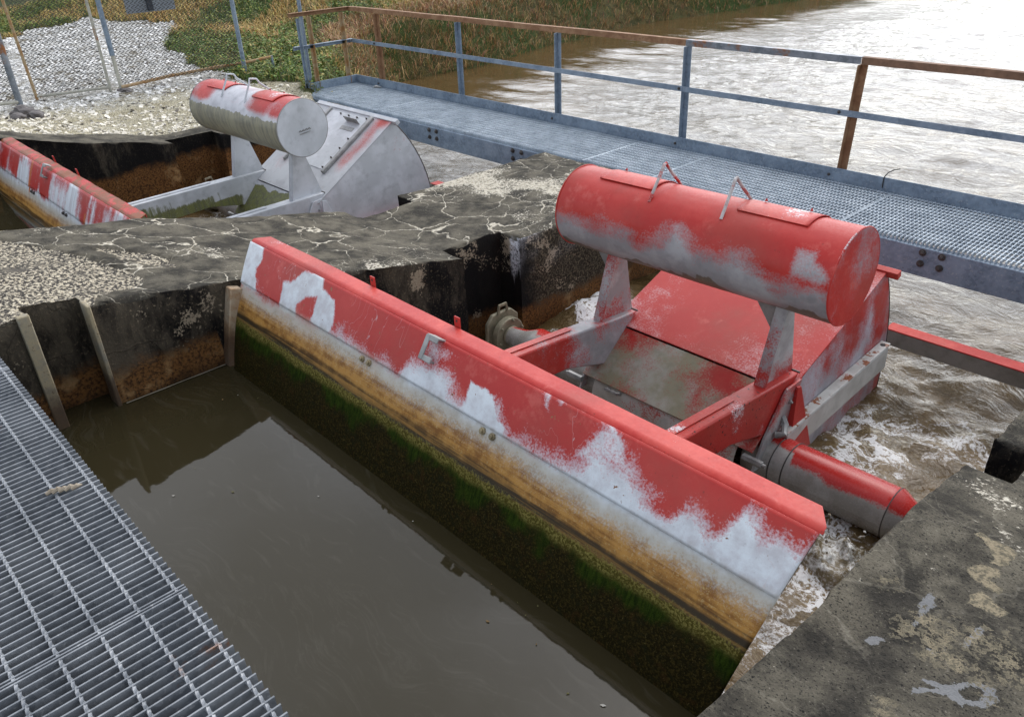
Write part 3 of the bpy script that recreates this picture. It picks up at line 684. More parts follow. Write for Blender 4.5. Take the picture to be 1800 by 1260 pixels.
    if not near:
        bm = bmesh.new(); bm.from_mesh(tp_.data); bmesh.ops.subdivide_edges(bm, edges=bm.edges, cuts=20, use_grid_fill=True); bm.to_mesh(tp_.data); bm.free()
        fattr(tp_, 'white', [clamp(1.0-.62*exp(-((p.co.x-.52+.06*fb(p.co.y*4, 1))/.10)**2)*sstep(.35, .6, p.co.y)-.35*sstep(.95, 1.10, p.co.y)*sstep(.2, .5, p.co.x)-.25*exp(-((p.co.x+.4)/.15)**2-((p.co.y-.35)/.2)**2)) for p in tp_.data.vertices])
    b = MB(); b.grid([[(x, p[0], p[1]) for p in arc] for x in (-bx, bx)]); o = b.build('box_back', M['boxside1'] if near else M['grey2'], G, fix=False); o.modifiers.new('S', 'SOLIDIFY').thickness = .006
    ap = plate('apron', (-.195, .118), (F[0]-.014, F[1]-.012), .008, M['apron1'] if near else M['grey2'], x0=-.630, x1=.630)
    if not near:
        bm = bmesh.new(); bm.from_mesh(ap.data); bmesh.ops.subdivide_edges(bm, edges=bm.edges, cuts=14, use_grid_fill=True); bm.to_mesh(ap.data); bm.free()
        fattr(ap, 'algae', [clamp(.5+(.36+.05*fb(p.co.x*6, 1)-p.co.z)/.05) for p in ap.data.vertices])
        # patch the grey on the roof of the far box with its bolted cover
    du = Vector((K[0]-F[0], K[1]-F[1])).normalized(); nu = Vector((-du.y, du.x)); TT = Matrix(((1, 0, 0, 0), (0, du.x, nu.x, F[0]+nu.x*.008), (0, du.y, nu.y, F[1]+nu.y*.008), (0, 0, 0, 1)))
    L = (Vector(K)-Vector(F)).length
    if not near:
        b = MB(); b.box((-.36, .34, 0), (.345, L-.05, .008), TT); hc = b.build('access_cover', M['grey2'], tp_, .002)
        b = MB(); b.box((.345, .30, 0), (.395, L-.03, .035), TT); b.build('cover_rail', M['steel'], hc, .008)
        b = MB(); b.box((-.40, .30, 0), (-.365, L-.03, .03), TT); b.build('cover_rail', M['steel'], hc, .008)
        for y in (.36, .49, .62, .75, L-.06): bolt(hc, TT @ Vector((.30, y, .009)), nu.to_3d() if False else (0, nu.x, nu.y), .011, .009, M['boltd'], False)
        for x in (-.15, 0, .15): bolt(hc, TT @ Vector((x, L-.075, .009)), (0, nu.x, nu.y), .011, .009, M['boltd'], False)
        b = MB(); b.box((.02, L-.25, .008), (.24, L-.20, .012), TT); b.box((.02, L-.14, .008), (.26, L-.135, .075), TT); b.build('grab_plate', M['steel'], hc, .002)
    # ridge bar sticking out past the side plate
    b = MB(); b.box((-bx-.05, L-.015, -.035), (bx+.075, L+.030, .012), TT); b.build('ridge_bar', M['redfade'] if near else M['grey2'], G, .004)
    # channel along the foot of the side plate
    ce, cz0 = (.066, .160) if near else (-.075, .085)
    cm = Matrix(((1, 0, 0, 0), (0, cos(ce), -sin(ce), .03), (0, sin(ce), cos(ce), cz0), (0, 0, 0, 1)))
    for sx in ((1,) if True else ()):
        x0 = bx+.006; b = MB(); b.box((x0, 0, -.165), (x0+.012, 1.20, .0), cm); b.box((x0+.012, 0, -.165), (x0+.050, 1.20, -.153), cm)
        b.box((x0+.050, 0, -.165), (x0+.062, 1.22, -.004), cm); ch = b.build('channel', M['chan'] if near else M['grey2'], G, .005)
        b = MB(); b.box((x0+.0, .0, .0005), (x0+.064, 1.24, .012), cm); tpp = b.build('channel_top', M['chantop'] if near else M['red'], ch, .006, seg=3)
        b = MB(); b.tube([cm @ Vector((x0+.034, 1.19, .010)), cm @ Vector((x0+.034, 1.19, .0145))], .016, 14); b.build('drain_hole', M['rubber'], tpp)
        b = MB(); b.tube([cm @ Vector((x0+.02, -.06, .02)), cm @ Vector((x0+.06, -.04, .03)), cm @ Vector((x0+.03, .02, .05)), cm @ Vector((x0+.0, .03, .09))], .020, 8); b.build('hose_end', M['steel'], ch)
        b = MB(); b.tube([cm @ Vector((x0+.01, -.09, -.16)), cm @ Vector((x0+.07, -.05, -.12)), cm @ Vector((x0+.05, 0, -.08))], .026, 8); b.build('hose_end', M['apron1'], ch)
    # --- torque tube: fat middle, slim ends, cones and bearings
    def tubepart(name, prof, mat, attrw=None, n=40, par=G):
        rows = []; wh = []
        for x, r_ in prof:
            rows.append([(x, -r_*cos(2*pi*q/n), r_*sin(2*pi*q/n)) for q in range(n+1)])
            for q in range(n+1): wh.append(attrw(x, math.degrees(2*pi*q/n)) if attrw else 0)
        b = MB(); b.grid(rows); o = b.build(name, mat, par, smooth=40, fix=True)
        if attrw: fattr(o, 'white', wh)
        return o
    tubepart('torque_tube', [(x, .215) for x in frange(-.53, .53, .05)], M['tubegrey'] if near else M['grey2'], n=56)
    def wr(x, a): return clamp(.5+((40 if x > .8 else 44)+9*fb(x*5, a*.05)-a)/26+(1.0 if .64 < x < .80 else 0)) if a < 125 else clamp(.5+(a-185)/25)
    tubepart('tube_end', [(x, .140) for x in frange(.53, 1.34, .02)]+[(1.345, .143), (1.355, .139), (1.42, .105), (1.50, .066), (1.54, .050), (1.62, .050)], M['tubered'], wr)
    for xw_ in (1.343, .78, .70):
        b = MB(); b.tube([(xw_, -.1415*cos(2*pi*q/48), .1415*sin(2*pi*q/48)) for q in range(49)], .0035, 6, False); b.build('weld_bead', M['boltd'], G)
    tubepart('tube_end', [(x, .140) for x in frange(-.53, -1.24, .03)][::1]+[(-1.255, .140), (-1.36, .095), (-1.46, .075), (-1.62, .06)], M['tubered'], lambda x, a: clamp(.5+(70-a+8*fb(x*5, a*.05))/22+(1 if x < -1.22 else 0)) if a < 150 else clamp((a-190)/20))
    for sx in (-1, 1):
        x = sx*1.60 if sx < 0 else 1.60
        b = MB()
        for q0, q1, r_ in ((0, .02, .075), (.02, .075, .135), (.075, .10, .10)):
            b.tube([(x-sx*(.09-q0), 0, 0), (x-sx*(.09-q1), 0, 0)], r_, 32)
        br = b.build('bearing', M['brass'], G, .006)
        b = MB(); b.prism([(-.16, -.22), (.16, -.22), (.16, .10), (.09, .165), (-.09, .165), (-.15, .10)], x+sx*.012, x+sx*.045, 'x'); b.build('bearing_plate', M['brass'], br, .008)
        b = MB(); b.prism([(-.055, .16), (-.040, .235), (.04, .235), (.055, .16), (.035, .16), (.028, .215), (-.028, .215), (-.035, .16)], x-sx*.0, x+sx*.014, 'x'); b.build('lifting_eye', M['brass'], br, .002)
        for q in range(6):
            a = 2*pi*q/6+.3; bolt(br, (x-sx*.07, .118*cos(a), .118*sin(a)), (-sx, 0, 0), .010, .010, M['brass'], False)
    # --- hangers from the arms down to the tube
    for sx in (-1, 1):
        xo = sx*.648-.005
        b = MB(); b.prism([(.06, armtop(.06)-.05), (.215, armtop(.215)-.03), (.15, -.02), (-.20, .0), (-.12, .18)], xo-.008, xo+.008, 'x'); hg = b.build('hanger_plate', M['post1'] if near else M['grey2'], G, .002)
        b = MB(); gp = [(.150, .405), (.190, .395), (.290, -.02), (.060, -.03)]; xa, xb_ = xo+sx*.009, xo+sx*.022
        b.add([(xa, *q) for q in gp]+[(xb_, *gp[0]), (xb_, *gp[1]), (xo+sx*.085, *gp[2]), (xo+sx*.075, *gp[3])], [(0, 1, 2, 3), (7, 6, 5, 4), (0, 4, 5, 1), (1, 5, 6, 2), (2, 6, 7, 3), (3, 7, 4, 0)])
        b.build('gusset', M['red'] if near else M['grey2'], hg, .002)
        for y, z in ((.10, .33), (.035, .21), (-.04, .09)): bolt(hg, (xo+sx*.009, y, z), (sx, 0, 0), .012, .008, M['steel'], False)
        b = MB(); b.tube([(xo-.05*sx, -.23, .10), (xo+.07*sx, -.23, .10)], .022, 6); b.tube([(xo+.02*sx, -.23, .10), (xo+.09*sx, -.23, .10)], .012, 10); b.build('clamp_bolt', M['steel'], hg, .002)
    if near:
        b = MB(); b.tube([(-.40, -.20, .10), (-.40, -.235, .115), (-.31, -.235, .115), (-.31, -.20, .10)], .011, 8); b.build('tube_handle', M['steel'], G)
        b = MB(); b.box((.22, -.19, .115), (.26, -.165, .14)); b.build('tube_lug', M['red'], G, .002)
    return G
g1 = make_gate(1, (CX1, *PIV), (0, 0, 0), 'nearest tilting gate with red and white flaking face, red round tank and mossy waterline')
g2 = make_gate(2, (CX2, *PIV), (radians(6.6), 0, 0), 'farther tilting gate beside the gravel, with pale grey float box and green stained tank')

# fixed steel struts downstream of each gate
for cx, lab in ((CX1, 'steel strut with worn red top, over the foaming water right of the nearest float box'), (CX2, 'steel strut just above the water behind the far gate, by the pier')):
    b = MB(); x0, x1 = cx+.60, cx+1.72; b.box((x0, 4.975, -.50), (x1, 4.990, -.395)); b.box((x0, 4.990, -.50), (x1, 5.07, -.488)); b.box((x0, 5.07, -.50), (x1, 5.082, -.395))
    o = empty('steel_strut', (0, 0, 0)); tag(o, lab, 'steel beam', 'steel struts beside the float boxes'); b.build('web', M['bar'], o, .003)
    b = MB(); b.box((x0-.01, 4.973, -.3945), (x1, 5.084, -.384)); b.build('top_plate', M['redfade'], o, .004)

# ---------------------------------------------------------------- gratings
def grating(name, x0, x1, y0, y1, zt, mat, par, ye0=.0, depth=.032, t=.0045, pitch=.030, rod0=None, rp=.102):
    """bearing bars along y, twisted cross rods along x"""
    b = MB(); n = int((x1-x0)/pitch); off = ((x1-x0)-n*pitch)/2
    for i in range(n+1):
        x = x0+off+i*pitch; h = .0007*random.uniform(-1, 1); b.box((x-t/2, y0, zt-depth), (x+t/2, y1, zt+h))
    for e in (x0+t/2, x1-t/2): b.box((e-t/2, y0, zt-depth), (e+t/2, y1, zt))
    y = y1-.025 if rod0 is None else rod0
    while y > y0+.01:
        path = [(x, y, zt-.0045) for x in frange(x0, x1, .010)]; vs = []; fs = []
        for k, p in enumerate(path):
            a = k*.52
            for q in range(4): vs.append((p[0], p[1]+.0062*cos(a+q*pi/2), p[2]+.0056*sin(a+q*pi/2)))
        for k in range(len(path)-1):
            for q in range(4): fs.append((k*4+q, k*4+(q+1) % 4, k*4+4+(q+1) % 4, k*4+4+q))
        b.add(vs, fs); y -= rp
    return b.build(name, mat, par, smooth=0)
PLZ = .559
plat = empty('grating_platform', (0, 0, .45)); tag(plat, 'grey steel grating platform at the lower left, in front of the calm water', 'platform')
for x0, x1 in ((-6.3, -3.556), (-3.55, -1.812), (-1.806, .6)):
    o = grating('grating_panel', x0, x1, -.62, .402, PLZ, M['galvn'], plat); o.location = (0, 0, -.45)
for y in (.30, -.5):
    b = MB(); b.box((-6.4, y-.06, .27-.45), (.6, y, .522-.45)); b.build('support_beam', M['galv'], plat, .004)
scr = MB()
for q in range(5):
    P = [(random.uniform(-.012, .012)+.03*q*.9, random.uniform(-.02, .02)+.012*q, random.uniform(0, .012)) for _ in range(5)]
    scr.tube([(q*.03, .0, .006), (q*.03+.028, .012, .014+.004*(q % 2)), (q*.03+.05, .02, .008)], [.010, .013, .004], 7)
scr = scr.build('rust_flake', M['scrap'], None, smooth=30); scr.scale = (.62, .62, .62); scr.location = (-2.52, .25, PLZ+.004); scr.rotation_euler = (0, 0, radians(65)); tag(scr, 'curled scrap of rusty metal lying on the near grating platform', 'rust scrap')

# footbridge
BY0, BY1 = 5.62, 6.535; BX0, BX1 = -10.30, 2.6
fbr = empty('footbridge', (0, 0, 0)); tag(fbr, 'galvanised grating footbridge with rusty handrail, crossing behind both gates', 'footbridge')
sx_ = [BX0+.01, -8.55, -6.83, -5.10, -4.266, -2.52, -.80, .92, BX1]
for a, c in zip(sx_, sx_[1:]): grating('grating_panel', a+.003, c-.003, BY0+.005, BY1-.01, -.002, M['galvl'], fbr, rp=.068)
for y, s in ((BY0-.012, 1), (BY1-.005, -1)):
    b = MB()
    b.box((BX0, y, -.245), (BX1, y+.008*s, -.036)) if s > 0 else b.box((BX0, y-.008, -.245), (BX1, y, -.036))
    for z in (-.245, -.045):
        ya, yb = (y+.008, y+.07) if s > 0 else (y-.07, y-.008)
        b.box((BX0, ya, z), (BX1, yb, z+.008))
    beam = b.build('beam', M['galv'], fbr, .003)
    if s > 0:
        for xc in (-7.385, -5.99, -1.82, -8.62, -.2):
            for dx in (-.065, .065):
                for z in (-.068, -.150): bolt(beam, (xc+dx, y-.004, z), (0, -1, 0), .017, .012, M['boltd'], True)
b = MB(); b.box((BX0+.008, BY1, -.03), (BX1, BY1+.008, .105)); b.build('toe_board', M['galv'], fbr, .003)
b = MB(); b.box((BX0, BY0+.08, -.03), (BX0+.008, BY1+.008, .105)); b.build('toe_board', M['galv'], fbr, .003)
def angle_post(x, y, mat, h=.965, lean=0.0, w=.05):
    b = MB(); m = Matrix.Translation((x, y, -.03)) @ Matrix.Rotation(lean, 4, 'Y')
    b.box((-w/2, -.006, 0), (w/2, 0, h), m); b.box((-w/2, -w, 0), (-w/2+.006, -.0065, h), m); return b.build('rail_post', mat, fbr, .002)
for x, mt, ln in ((.35, 'galvr', 0), (-1.25, 'galv', 0), (-3.005, 'rust', .035), (-4.648, 'galv', -.005), (-6.333, 'galv', .0), (-8.0, 'galv', 0), (-9.70, 'rust', .0)):
    o = angle_post(x, BY1+.066 if False else BY1+.016+.05, M[mt], lean=ln, w=.055 if mt != 'rust' else .062)
angle_post(BX0-.01, 6.44, M['piperust']); angle_post(BX0-.01, 5.93, M['piperust']); angle_post(BX0+.02, 5.74, M['galv'], .96, w=.036)
def rail(name, x0, x1, y, z, mat, h=.055, seg=.4):
    b = MB(); xs_ = frange(x0, x1, seg)
    rows = []
    for x in xs_:
        dz = .006*fb(x*.7, z); rows.append([(x, y, z+dz), (x, y+.008, z+dz), (x, y+.008, z+dz-h+.006), (x, y+.055, z+dz-h+.006), (x, y+.055, z+dz-h), (x, y, z+dz-h), (x, y, z+dz)])
    # angle lies flat: top face wide
    rows = [[(p[0], y+ (q[1]-y), q[2]) for p, q in zip(r, r)] for r in rows]
    b.grid(rows); n = 6
    return b.build(name, mat, fbr, .0, smooth=20)
def rail_top(x0, x1, mat, w=.058, h=.055, y=BY1+.005, z=1.0):
    b = MB(); xs_ = frange(x0, x1, .3); rows = []
    for x in xs_:
        d = .005*fb(x*.8, 2); Y = y+d; Z = z+d
        rows.append([(x, Y, Z-h), (x, Y, Z), (x, Y+w, Z), (x, Y+w, Z-.006), (x, Y+.006, Z-.006), (x, Y+.006, Z-h), (x, Y, Z-h)])
    b.grid(rows); b.f.append(tuple(range(6))); b.f.append(tuple((len(xs_)-1)*7+i for i in range(6))[::-1])
    return b.build('top_rail', mat, fbr, .0, smooth=20)
rail_top(BX0-.03, -4.66, M['rust']); rail_top(-4.655, -2.98, M['galvr']); rail_top(-2.975, BX1, M['rustd'])
def rail_end(z, mat, nm, h):
    b = MB(); b.box((BX0-.035, 5.62, z-h), (BX0-.029, BY1+.003, z)); b.box((BX0-.0285, 5.62, z-.006), (BX0+.02, BY1+.003, z)); return b.build(nm, mat, fbr, .001)
rail_end(1.0, M['rust'], 'top_rail', .055); rail_end(.585, M['galv'], 'mid_rail', .05)
b = MB(); b.box((BX0-.03, BY1+.004, .535), (-4.66, BY1+.010, .585)); b.box((-4.655, BY1+.003, .533), (BX1, BY1+.009, .583)); b.build('mid_rail', M['galv'], fbr, .001)
for x in (-9.76, -4.70, -3.09):
    bolt(fbr, (x, BY1+.003, .56), (0, -1, 0), .010, .008, M['boltd'])
for x in (-9.76, -4.70, -3.09, -6.39): bolt(fbr, (x, BY1-.001, .04), (0, -1, 0), .009, .007, M['boltd'])
b = MB(); xt = -2.62
b.tube([(xt, BY1-.006, .02), (xt, BY1-.006, .10), (xt+.004, BY1-.002, .116), (xt+.025, BY1+.0, .15), (xt+.075, BY1-.01, .185), (xt+.12, BY1-.02, .20)], .0045, 6)
tie = b.build('cable_tie', M['rubber'], None); tag(tie, 'loose black cable tie round the toe board of the footbridge', 'cable tie')
b = MB(); b.tube([(0, 0, 0), (.03, .01, .006), (.07, .0, .004), (.12, .015, .002)], [.012, .02, .018, .006], 7); lit = b.build('pale_scrap', M['steel'], None); lit.location = (-9.75, 6.44, .006); lit.rotation_euler = (0, 0, .4); tag(lit, 'small pale scrap lying on the left end of the footbridge grating', 'scrap')

# ---------------------------------------------------------------- ground
BANK = [(-8.6, 5.2), (-9.6, 6.15), (-10.6, 6.95), (-12.2, 8.3), (-13.35, 9.5), (-13.35, 11.6), (-14.0, 14.2), (-14.5, 18), (-14.2, 20.5), (-13.7, 25), (-14, 34), (-18, 60), (-30, 200)]
def bank_d(x, y):           # metres inland from the water's edge (negative over the river)
    best = 1e9; s = 1
    for (ax, ay), (bx, by) in zip(BANK, BANK[1:]):
        dx, dy = bx-ax, by-ay; t = clamp(((x-ax)*dx+(y-ay)*dy)/(dx*dx+dy*dy)); d = (x-ax-t*dx)**2+(y-ay-t*dy)**2
        if d < best: best = d; s = 1 if dx*(y-ay)-dy*(x-ax) > 0 else -1
    return s*sqrt(best)
def gz(x, y):
    d = bank_d(x, y)
    k = sstep(-13.5, -9.6, x); land = lerp(.06, profP(y)*.98-.012, k) if y < 5.6 else .04
    land = land+(.28*sstep(2.5, 9, d)+.30*sstep(0, 1.5, d)*sstep(8.5, 10.5, y))*sstep(6, 10, y-.2*x-4)+.04*fb(x*.3, y*.3)*sstep(-10.2, -12, x)
    sl = -.86+1.25*d if d > 0 else -.86+.5*d
    z = min(land, sl+.05*fb(x*1.5, y*1.5)) if y > 5.4 else land
    return max(z, -1.6)
GRAV = [(-9.3, -4), (-9.3, 5.62), (-10.6, 5.75), (-12.3, 5.45), (-13.2, 5.5), (-14.3, 5.75), (-15.9, 6.15), (-17.6, 6.7), (-19.3, 7.8), (-21.2, 7.0), (-22.6, 6.9), (-21.9, 6.1), (-21.6, 5.2), (-20.5, 4.3), (-22, 1), (-24, -4)]
def gravel(x, y): return clamp(.5-sdpoly((x+.35*fb(x*.9, y*.9), y+.3*fb(x*.9+5, y*.9)), GRAV)/.5)
xg = frange(-9.46, -24, .12)+frange(-24.5, -60, 1.2)+[-80, -120, -200]
yg = [-60, -30, -15, -8]+frange(-4, 9.5, .12)+frange(9.8, 30, .3)+frange(31, 60, 2)+[80, 120, 200]
rows = []; ga = []; dd = []
for x in xg:
    row = []
    for y in yg:
        z = gz(x, y); g = gravel(x, y) if (-25 < x and -5 < y < 9) else (1.0 if -24 < x and y <= -4 else 0.0)
        if g > .4 and -20 < x: z += .012*fb(x*5, y*5)+.010*fb(x*14, y*14)
        row.append((x, y, z)); ga.append(g); dd.append(bank_d(x, y))
    rows.append(row)
b = MB(); b.grid(rows); ground = b.build('ground', None, None, smooth=180, fix=True)
fattr(ground, 'gravel', ga); fattr(ground, 'inland', dd); tag(ground, kind='structure')
t = NT('shell_gravel_and_soil'); c = t.obj
big = t.noise(c, .7, 4, .6); mid = t.noise(c, 6, 5, .6); fin = t.noise(c, 45, 4, .7)
ve = t.vor(t.warp(t.mp(c, (1, 1, .4)), 9, .10), 11, 'DISTANCE_TO_EDGE'); vc = t.sep(t.vor(t.warp(t.mp(c, (1, 1, .4)), 9, .10), 11, out='Color'))
v2 = t.vor(t.warp(c, 20, .05), 26, 'DISTANCE_TO_EDGE')
sh = t.mix(t.mr(vc[0], .1, .9), (.42, .41, .38), (.72, .72, .69)); sh = t.mix(t.mr(fin, .5, .75), sh, (.30, .28, .22))
gap = t.mr(t.math('MINIMUM', ve, t.addm(v2, .03)), .02, .075, 1.0, 0.0); dens = t.mr(big, .35, .6)
sh = t.mix(t.mul(gap, t.mr(mid, .3, .55, .35, 1.0)), sh, (.055, .048, .035)); sh = t.mix(t.mr(t.noise(c, 2.4, 7, .7), .50, .62), sh, (.16, .14, .10))
yz = t.sep(c)
warmz = t.mr(t.addm(yz[0], t.mul(mid, .8)), -12.2, -10.6)
sh = t.mix(t.mul(warmz, .8), sh, t.mix(t.mr(t.math('MINIMUM', v2, t.mul(fin, .3)), .02, .10), (.09, .07, .04), (.50, .45, .30)))
so = t.mix(t.mr(mid, .4, .6), (.050, .048, .016), (.10, .08, .028)); so = t.mix(t.mr(big, .42, .58), so, (.035, .055, .010))
gm = t.mr(t.addm(t.attr('gravel'), t.mul(t.math('SUBTRACT', mid, .5), .5)), .44, .56)
col = t.mix(gm, so, sh)
h = t.addm(t.mul(t.math('MINIMUM', ve, .12), 4.0), t.addm(t.mul(v2, 2.0), fin))
ground.data.materials.append(t.done(col, .9, 0, t.bump(h, .8, .02), spec=.2))
# land under everything else, far right bank, so the place has an outside
b = MB(); b.box((3.2, -40, -3), (90, 5.6, .35)); far_land = b.build('ground', ground.data.materials[0], None); tag(far_land, kind='structure'); fattr(far_land, 'gravel', [0]*8)

# white shell chips over the gravel
t = NT('shell_chips'); cc = t.attr('Col', 'Color'); t.done(cc, .7, 0); M['chips'] = t.m
def scatter_mesh(name, items, mat, kind_label=None):
    """items: list of (verts, faces, colour)"""
    v = []; f = []; cl = []
    for vs, fs, co in items:
        o = len(v); v += vs; f += [tuple(i+o for i in q) for q in fs]; cl += [(*co, 1)]*len(vs)
    me = bpy.data.meshes.new(name); me.from_pydata(v, [], f); me.update()
    a = me.color_attributes.new('Col', 'FLOAT_COLOR', 'POINT'); a.data.foreach_set('color', [q for cq in cl for q in cq])
    o = bpy.data.objects.new(name, me); COL.objects.link(o); me.materials.append(mat); tag(o, kind='stuff'); return o
items = []; rnd = random.Random(5)
while len(items) < 11000:
    x = -9.5-(rnd.random()**1.25)*13; y = rnd.uniform(-1.5, 8.3)
    if gravel(x, y) < .5+.3*(rnd.random()-.5): continue
    if fb(x*2.2, y*2.2, 9) < -.05 and rnd.random() < .75: continue
    s = rnd.uniform(.012, .034)*(1.0+.035*(-9-x)); z = gz(x, y)+.008+rnd.random()*.006; a = rnd.uniform(0, 6.28); n = rnd.choice((4, 5, 5, 6))
    tx, ty = rnd.gauss(0, .30), rnd.gauss(0, .30); asp = rnd.uniform(.45, 1)
    vs = []
    for q in range(n):
        aa = 2*pi*q/n; r_ = s*rnd.uniform(.7, 1.15); px, py = r_*cos(aa), r_*sin(aa)*asp
        qx, qy = px*cos(a)-py*sin(a), px*sin(a)+py*cos(a); vs.append((x+qx, y+qy, z+tx*qx+ty*qy))
    low = [(p[0], p[1], p[2]-.012) for p in vs]
    w = rnd.uniform(.55, .86); wm = 1-sstep(-10.8, -12.2, x)
    co = (w, w*lerp(.985, .93, wm), w*lerp(.95, .78, wm)) if rnd.random() < .93 else (.14, .12, .10)
    items.append((vs+low, [tuple(range(n))]+[(q, q+n, (q+1) % n+n, (q+1) % n) for q in range(n)], co))
chips = scatter_mesh('shell_gravel', items, M['chips'])

# grass and weeds
def leafmat(name):
    t = NT(name); t.done(t.attr('Col', 'Color'), .65, 0, spec=.25); t.b.inputs['Subsurface Weight'].default_value = 0
    return t.m
M['leaf'] = leafmat('grass_blades')
def blade(x, y, z, h, w, lean, az, rnd):
    dx, dy = cos(az)*lean*h, sin(az)*lean*h; px, py = -sin(az)*w, cos(az)*w
    k = rnd.uniform(.45, .6)
    return ([(x-px, y-py, z-.02), (x+px, y+py, z-.02), (x+dx*.35-px*.8, y+dy*.35-py*.8, z+h*k), (x+dx*.35+px*.8, y+dy*.35+py*.8, z+h*k), (x+dx, y+dy, z+h*(1-.25*lean))], [(0, 1, 3, 2), (2, 3, 4)])
def jit(c, rnd, v=.4): k = 1.55*(1+rnd.uniform(-v, v)); return tuple(clamp(q*k*(1+rnd.uniform(-.12, .12))) for q in c)
rnd = random.Random(21); dry = []; green = []; reed = []; flw = []
def pick(n, x0, x1, y0, y1):
    for _ in range(n): yield rnd.uniform(x0, x1), rnd.uniform(y0, y1)
def tufts(n, *a):
    for cx, cy in pick(n, *a):
        r_ = rnd.uniform(.03, .13)
        for _ in range(7): yield rnd.gauss(cx, r_), rnd.gauss(cy, r_)
for x, y in tufts(62000, -27, -9.7, 3.5, 30):
    dist = sqrt(x*x+y*y)
    if rnd.random() > (13.5/dist)**1.3: continue
    if len(dry)+len(green)+len(reed) > 190000: break
    d = bank_d(x, y)
    if d < .02 or (gravel(x, y) > .5 if y < 9 and x > -25 else False): continue
    z = gz(x, y)
    gn = fb(x*.45, y*.45, 3)+.35*fb(x*1.7, y*1.7, 6)
    near_bridge = sstep(10.5, 7.0, y-.12*(x+12))*sstep(-18, -15, x)
    if d < 1.7+.8*fb(x*.6, y*.6) and y > 7.8:         # fringe at the water
        h = rnd.uniform(.08, .30)*(.7+.7*abs(fb(x*1.4, y*1.4, 2)))*.95
        reed.append((*blade(x, y, z, h, rnd.uniform(.003, .007), rnd.uniform(.5, 1.6), rnd.uniform(0, 6.28), rnd), jit(rnd.choice(((.22, .115, .055), (.27, .16, .065), (.19, .075, .045), (.14, .12, .035), (.29, .20, .10))), rnd)))
    elif gn+near_bridge*.95 > .08:
        h = rnd.uniform(.05, .20)
        col = jit(rnd.choice(((.055, .095, .016), (.085, .13, .024), (.038, .068, .014), (.13, .15, .036), (.17, .14, .038))), rnd)
        if rnd.random() < .55:      # leafy weed: small tilted leaf
            s = rnd.uniform(.015, .045); a = rnd.uniform(0, 6.28); zz = z+rnd.random()*h*1.2; tl = rnd.gauss(0, .6)
            green.append(([(x-s*cos(a), y-s*sin(a), zz), (x+s*.5*sin(a), y-s*.5*cos(a), zz+s*tl*.4), (x+s*cos(a), y+s*sin(a), zz+s*tl), (x-s*.5*sin(a), y+s*.5*cos(a), zz+s*.3)], [(0, 1, 2, 3)], col))
        else: green.append((*blade(x, y, z, h*1.1, rnd.uniform(.003, .007), rnd.uniform(.4, 1.5), rnd.uniform(0, 6.28), rnd), col))
        if rnd.random() < .004:
            zz = z+h+.12; s = .016; flw.append(([(x-s, y, zz), (x, y-s, zz+.01), (x+s, y, zz), (x, y+s, zz+.012), (x, y, z)], [(0, 1, 2, 3)], (.55, .42, .03)))
    else:
        h = rnd.uniform(.05, .22) if y > 7 else rnd.uniform(.04, .14)
        dry.append((*blade(x, y, z, h, rnd.uniform(.0035, .008), rnd.uniform(.5, 1.7), rnd.uniform(0, 6.28), rnd), jit(rnd.choice(((.30, .21, .07), (.40, .30, .11), (.22, .14, .05), (.15, .14, .035), (.34, .20, .075))), rnd)))
scatter_mesh('dry_grass', dry, M['leaf']); scatter_mesh('green_weeds', green, M['leaf']); scatter_mesh('bank_reeds', reed, M['leaf'])
if flw: scatter_mesh('yellow_flowers', flw, M['leaf'])

# ---------------------------------------------------------------- fence, sign, stones
def pole(par, name, x, y, h, r, mat, z=None, lean=(0, 0), z0=0):
    zb = gz(x, y) if z is None else z
    b = MB(); b.tube([(x, y, zb-.05+z0), (x+lean[0]*.5, y+lean[1]*.5, zb+h*.5), (x+lean[0], y+lean[1], zb+h)], r, 12); return b.build(name, mat, par)
def chainmesh(par, A, B, z0, z1, d=.056, r=.0058, mat=None):
    A, B = Vector(A), Vector(B); L = (B-A).length; n = int(L/d); u = (B-A).normalized(); nrm = Vector((-u.y, u.x))
    b = MB(); hz = d*1.0; m = int((z1-z0)/hz*2)
    vs = []; fs = []
    for i in range(n):
        for s in (0,):
            prev = None
            for k in range(m+1):
                q = A+u*(i*d+(d if k % 2 else 0)); off = nrm*(.003 if k % 2 else -.003); p = Vector((q.x+off.x, q.y+off.y, z0+k*hz/2))
                o = len(vs)
                for w in range(3):
                    a = 2*pi*w/3; vs.append((p.x+u.x*r*cos(a)+nrm.x*r*sin(a)*.8, p.y+u.y*r*cos(a)+nrm.y*r*sin(a)*.8, p.z+r*sin(a)*.5))
                if prev is not None:
                    for w in range(3): fs.append((prev+w, prev+(w+1) % 3, o+(w+1) % 3, o+w))
                prev = o
    b.add(vs, fs); return b.build('wire_mesh', mat or M['wire'], par, fix=False, smooth=0)
fence = empty('chain_link_fence', (-12.2, 4.0, .0)); inv = Matrix.Translation((12.2, -4.0, 0))
def F(o): o.matrix_parent_inverse = inv; return o
P1, P3, P4 = (-12.08, 2.58), (-12.35, 3.95), (-12.10, 5.72)
tag(fence, 'leaning chain link fence with bare pipe posts along the gravel, left background', 'chain link fence')
F(pole(fence, 'post', *P1, 2.1, .040, M['galvr'])); F(pole(fence, 'post', *P3, 2.1, .026, M['pipe']))
F(pole(fence, 'post', *P4, 2.1, .032, M['galv'])); F(pole(fence, 'post', -10.42, 5.86, 1.75, .026, M['galv'], z=-.05))
b = MB(); b.tube([(P3[0], P3[1], gz(*P3)+.47), (P3[0], P3[1], gz(*P3)+2.0)], .034, 14); F(b.build('post_sleeve', M['galv'], fence))
F(chainmesh(fence, P3, P4, .14, 2.0)); F(chainmesh(fence, (-11.6, -1.5), P1, .2, 2.0))
